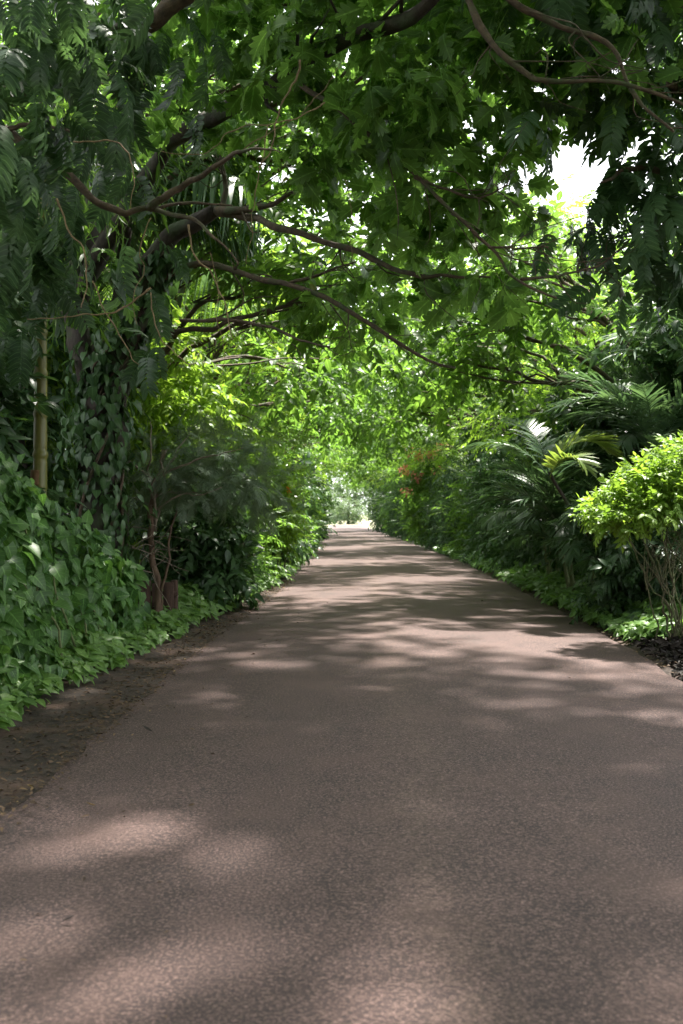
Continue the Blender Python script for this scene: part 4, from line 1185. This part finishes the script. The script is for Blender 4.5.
# taller trees behind, closing the view between the near trunks
bt = make_tree("forest_tree", "tall dark tree in the forest behind the bamboo at the far left", "tree", 620,
               [(0, 0, -.1), (.1, 0, 3), (-.1, .1, 6), (.1, 0, 9)], .2, .05,
               [(0, 0, 1.2, 1.8, 1.8, 1.0, 110), (.6, .2, 3.0, 2.0, 2.0, 1.1, 150), (-.8, -.4, 4.6, 1.9, 1.9, 1.1, 150), (.7, .5, 6.2, 1.9, 1.9, 1.0, 150), (-.3, 0, 7.8, 1.8, 1.8, 1.0, 140), (.1, .1, 9.2, 1.4, 1.4, .8, 110)],
               SP_CANOPY_LO, .85, 'canopy', group="forest trees behind the hedges")
bt.location = (-7.0, 13.0, 0)
k = 0
FL = ["tall dark tree in the forest behind the vine-wrapped trunk", None, None, None]
for i, (x, y, s, rz, lab) in enumerate([(-7.6, 18.5, 1.1, 1.1, "tall forest tree behind the left saplings"), (-8.2, 25, 1.2, 2.3, "tall forest tree behind the left row, above the yellow-green shrub"),
        (7.6, 19, .75, .5, "forest tree in the gloom behind the palms on the right"), (8.2, 26, .85, 3.2, "forest tree behind the lime-green tree on the right"),
        (-8.5, 33, 1.3, 4.0, 0), (-9, 43, 1.4, 5.2, 0), (-9, 55, 1.4, .9, 0), (-9.5, 70, 1.4, 2.9, 0), (8.6, 34, 1.1, 1.9, 0), (8.8, 44, 1.2, 4.5, 0), (8.8, 56, 1.3, .1, 0), (8.5, 72, 1.3, 3.4, 0), (-8, 86, 1.2, 1.0, 0), (7.5, 88, 1.2, 2.0, 0)]):
    sd = "left" if x < 0 else "right"
    dup(bt, lab or f"forest tree deep behind the {sd} row of canopy trees", (x, y, 0), rz, s, None if lab else f"deep forest trees on the {sd}")

# trees in the open beyond the tunnel
ft2 = make_tree("field_tree", "pale round bush standing in the sunlit opening at the end of the lane", "tree", 630,
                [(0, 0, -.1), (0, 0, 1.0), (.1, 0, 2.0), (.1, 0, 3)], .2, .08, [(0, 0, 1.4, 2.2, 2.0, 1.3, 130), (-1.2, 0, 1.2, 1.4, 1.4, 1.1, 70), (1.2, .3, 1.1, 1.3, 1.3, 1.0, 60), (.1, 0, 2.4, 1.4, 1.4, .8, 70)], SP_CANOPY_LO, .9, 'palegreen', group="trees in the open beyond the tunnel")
ft2.location = (-1.6, 135, 0)
for (x, y, s, rz, lab) in [(-4.8, 165, 1.3, 1.0, "larger pale tree left of the round bush beyond the tunnel end"), (4.6, 172, 1.2, 2.0, "pale tree right of the round bush beyond the tunnel end"),
                           (-1.0, 215, 3.6, 3.0, "big hazy tree rising far behind the round bush in the opening"), (-18, 280, 3.6, 4.0, "hazy tree far off on the left of the opening"), (14, 290, 3.6, 5.0, "hazy tree far off on the right of the opening")]:
    dup(ft2, lab, (x, y, 0), rz, s)

# high crown above the lane in front of the viewer
hi = make_tree("canopy_tree", "high spreading tree off the right edge, its dark underside closing the view's top", "tree", 640,
               [(0, 0, -.1), (.1, .1, 2.5), (0, .2, 5.0), (-.5, .2, 7.0), (-1.6, .2, 8.4)], .22, .07,
               [(-1.6, -.6, 7.6, 1.1, 1.1, .55, 76), (-3.0, .2, 7.4, 1.2, 1.2, .55, 85), (-4.4, -.8, 7.5, 1.2, 1.2, .6, 85), (-5.6, .4, 7.6, 1.1, 1.1, .55, 76), (-2.6, 1.8, 8.2, 1.2, 1.2, .6, 76), (-4.2, 1.4, 8.3, 1.2, 1.2, .6, 76),
                (-6.8, -.6, 7.9, 1.0, 1.0, .5, 57), (-3.4, -2.4, 7.2, 1.1, 1.1, .5, 76), (-5.2, -2.2, 7.3, 1.1, 1.1, .5, 76), (-1.9, -2.8, 7.4, 1.0, 1.0, .5, 66), (-6.4, 1.8, 8.4, 1.0, 1.0, .5, 57), (-4.6, 3.0, 9.2, 1.1, 1.1, .5, 57)],
               SP_LOBED, .35, 'lobed', group=TG)
hi.location = (6.0, 10.4, 0)
dup(hi, "high spreading tree nearest the viewer, rooted off the right edge", (6.2, 4.6, 0), .25, .96)
dup(hi, "tallest spreading tree near the viewer, rooted off the right edge", (6.7, 6.0, 0), -.25, 1.13)
dup(hi, "high spreading tree behind the big vine-wrapped one, rooted at the far left", (-4.7, 13.6, 0), math.pi - .1, 1.0)
dup(hi, "high spreading tree beside the viewer, rooted off the left edge", (-6.6, 2.6, 0), math.pi + .2, 1.0)

# the tunnel of trees goes on behind the viewer
for (k, x, y, s, rz, lab) in [(cC, 6.0, -2.6, 1.25, math.pi, "shade tree behind the viewer on the right"), (cA, -6.2, -3.0, 1.3, .1, "shade tree behind the viewer on the left"),
                              (cA, 5.4, -9.0, 1.2, math.pi + .2, "shade tree farther behind the viewer on the right"), (cC, -5.2, -9.5, 1.3, .2, "shade tree farther behind the viewer on the left")]:
    dup(k, lab, (x, y, 0), rz, s)
for (x, y, s, rz) in [(-4.2, -6.0, 1.7, 1.0), (4.6, -6.0, 1.7, 2.0), (-1.5, -16, 2.4, .3), (2.2, -16, 2.4, 3.0)]:
    dup(dsap, "leafy sapling in the tunnel behind the viewer", (x, y, 0), rz, s, "saplings behind the viewer")
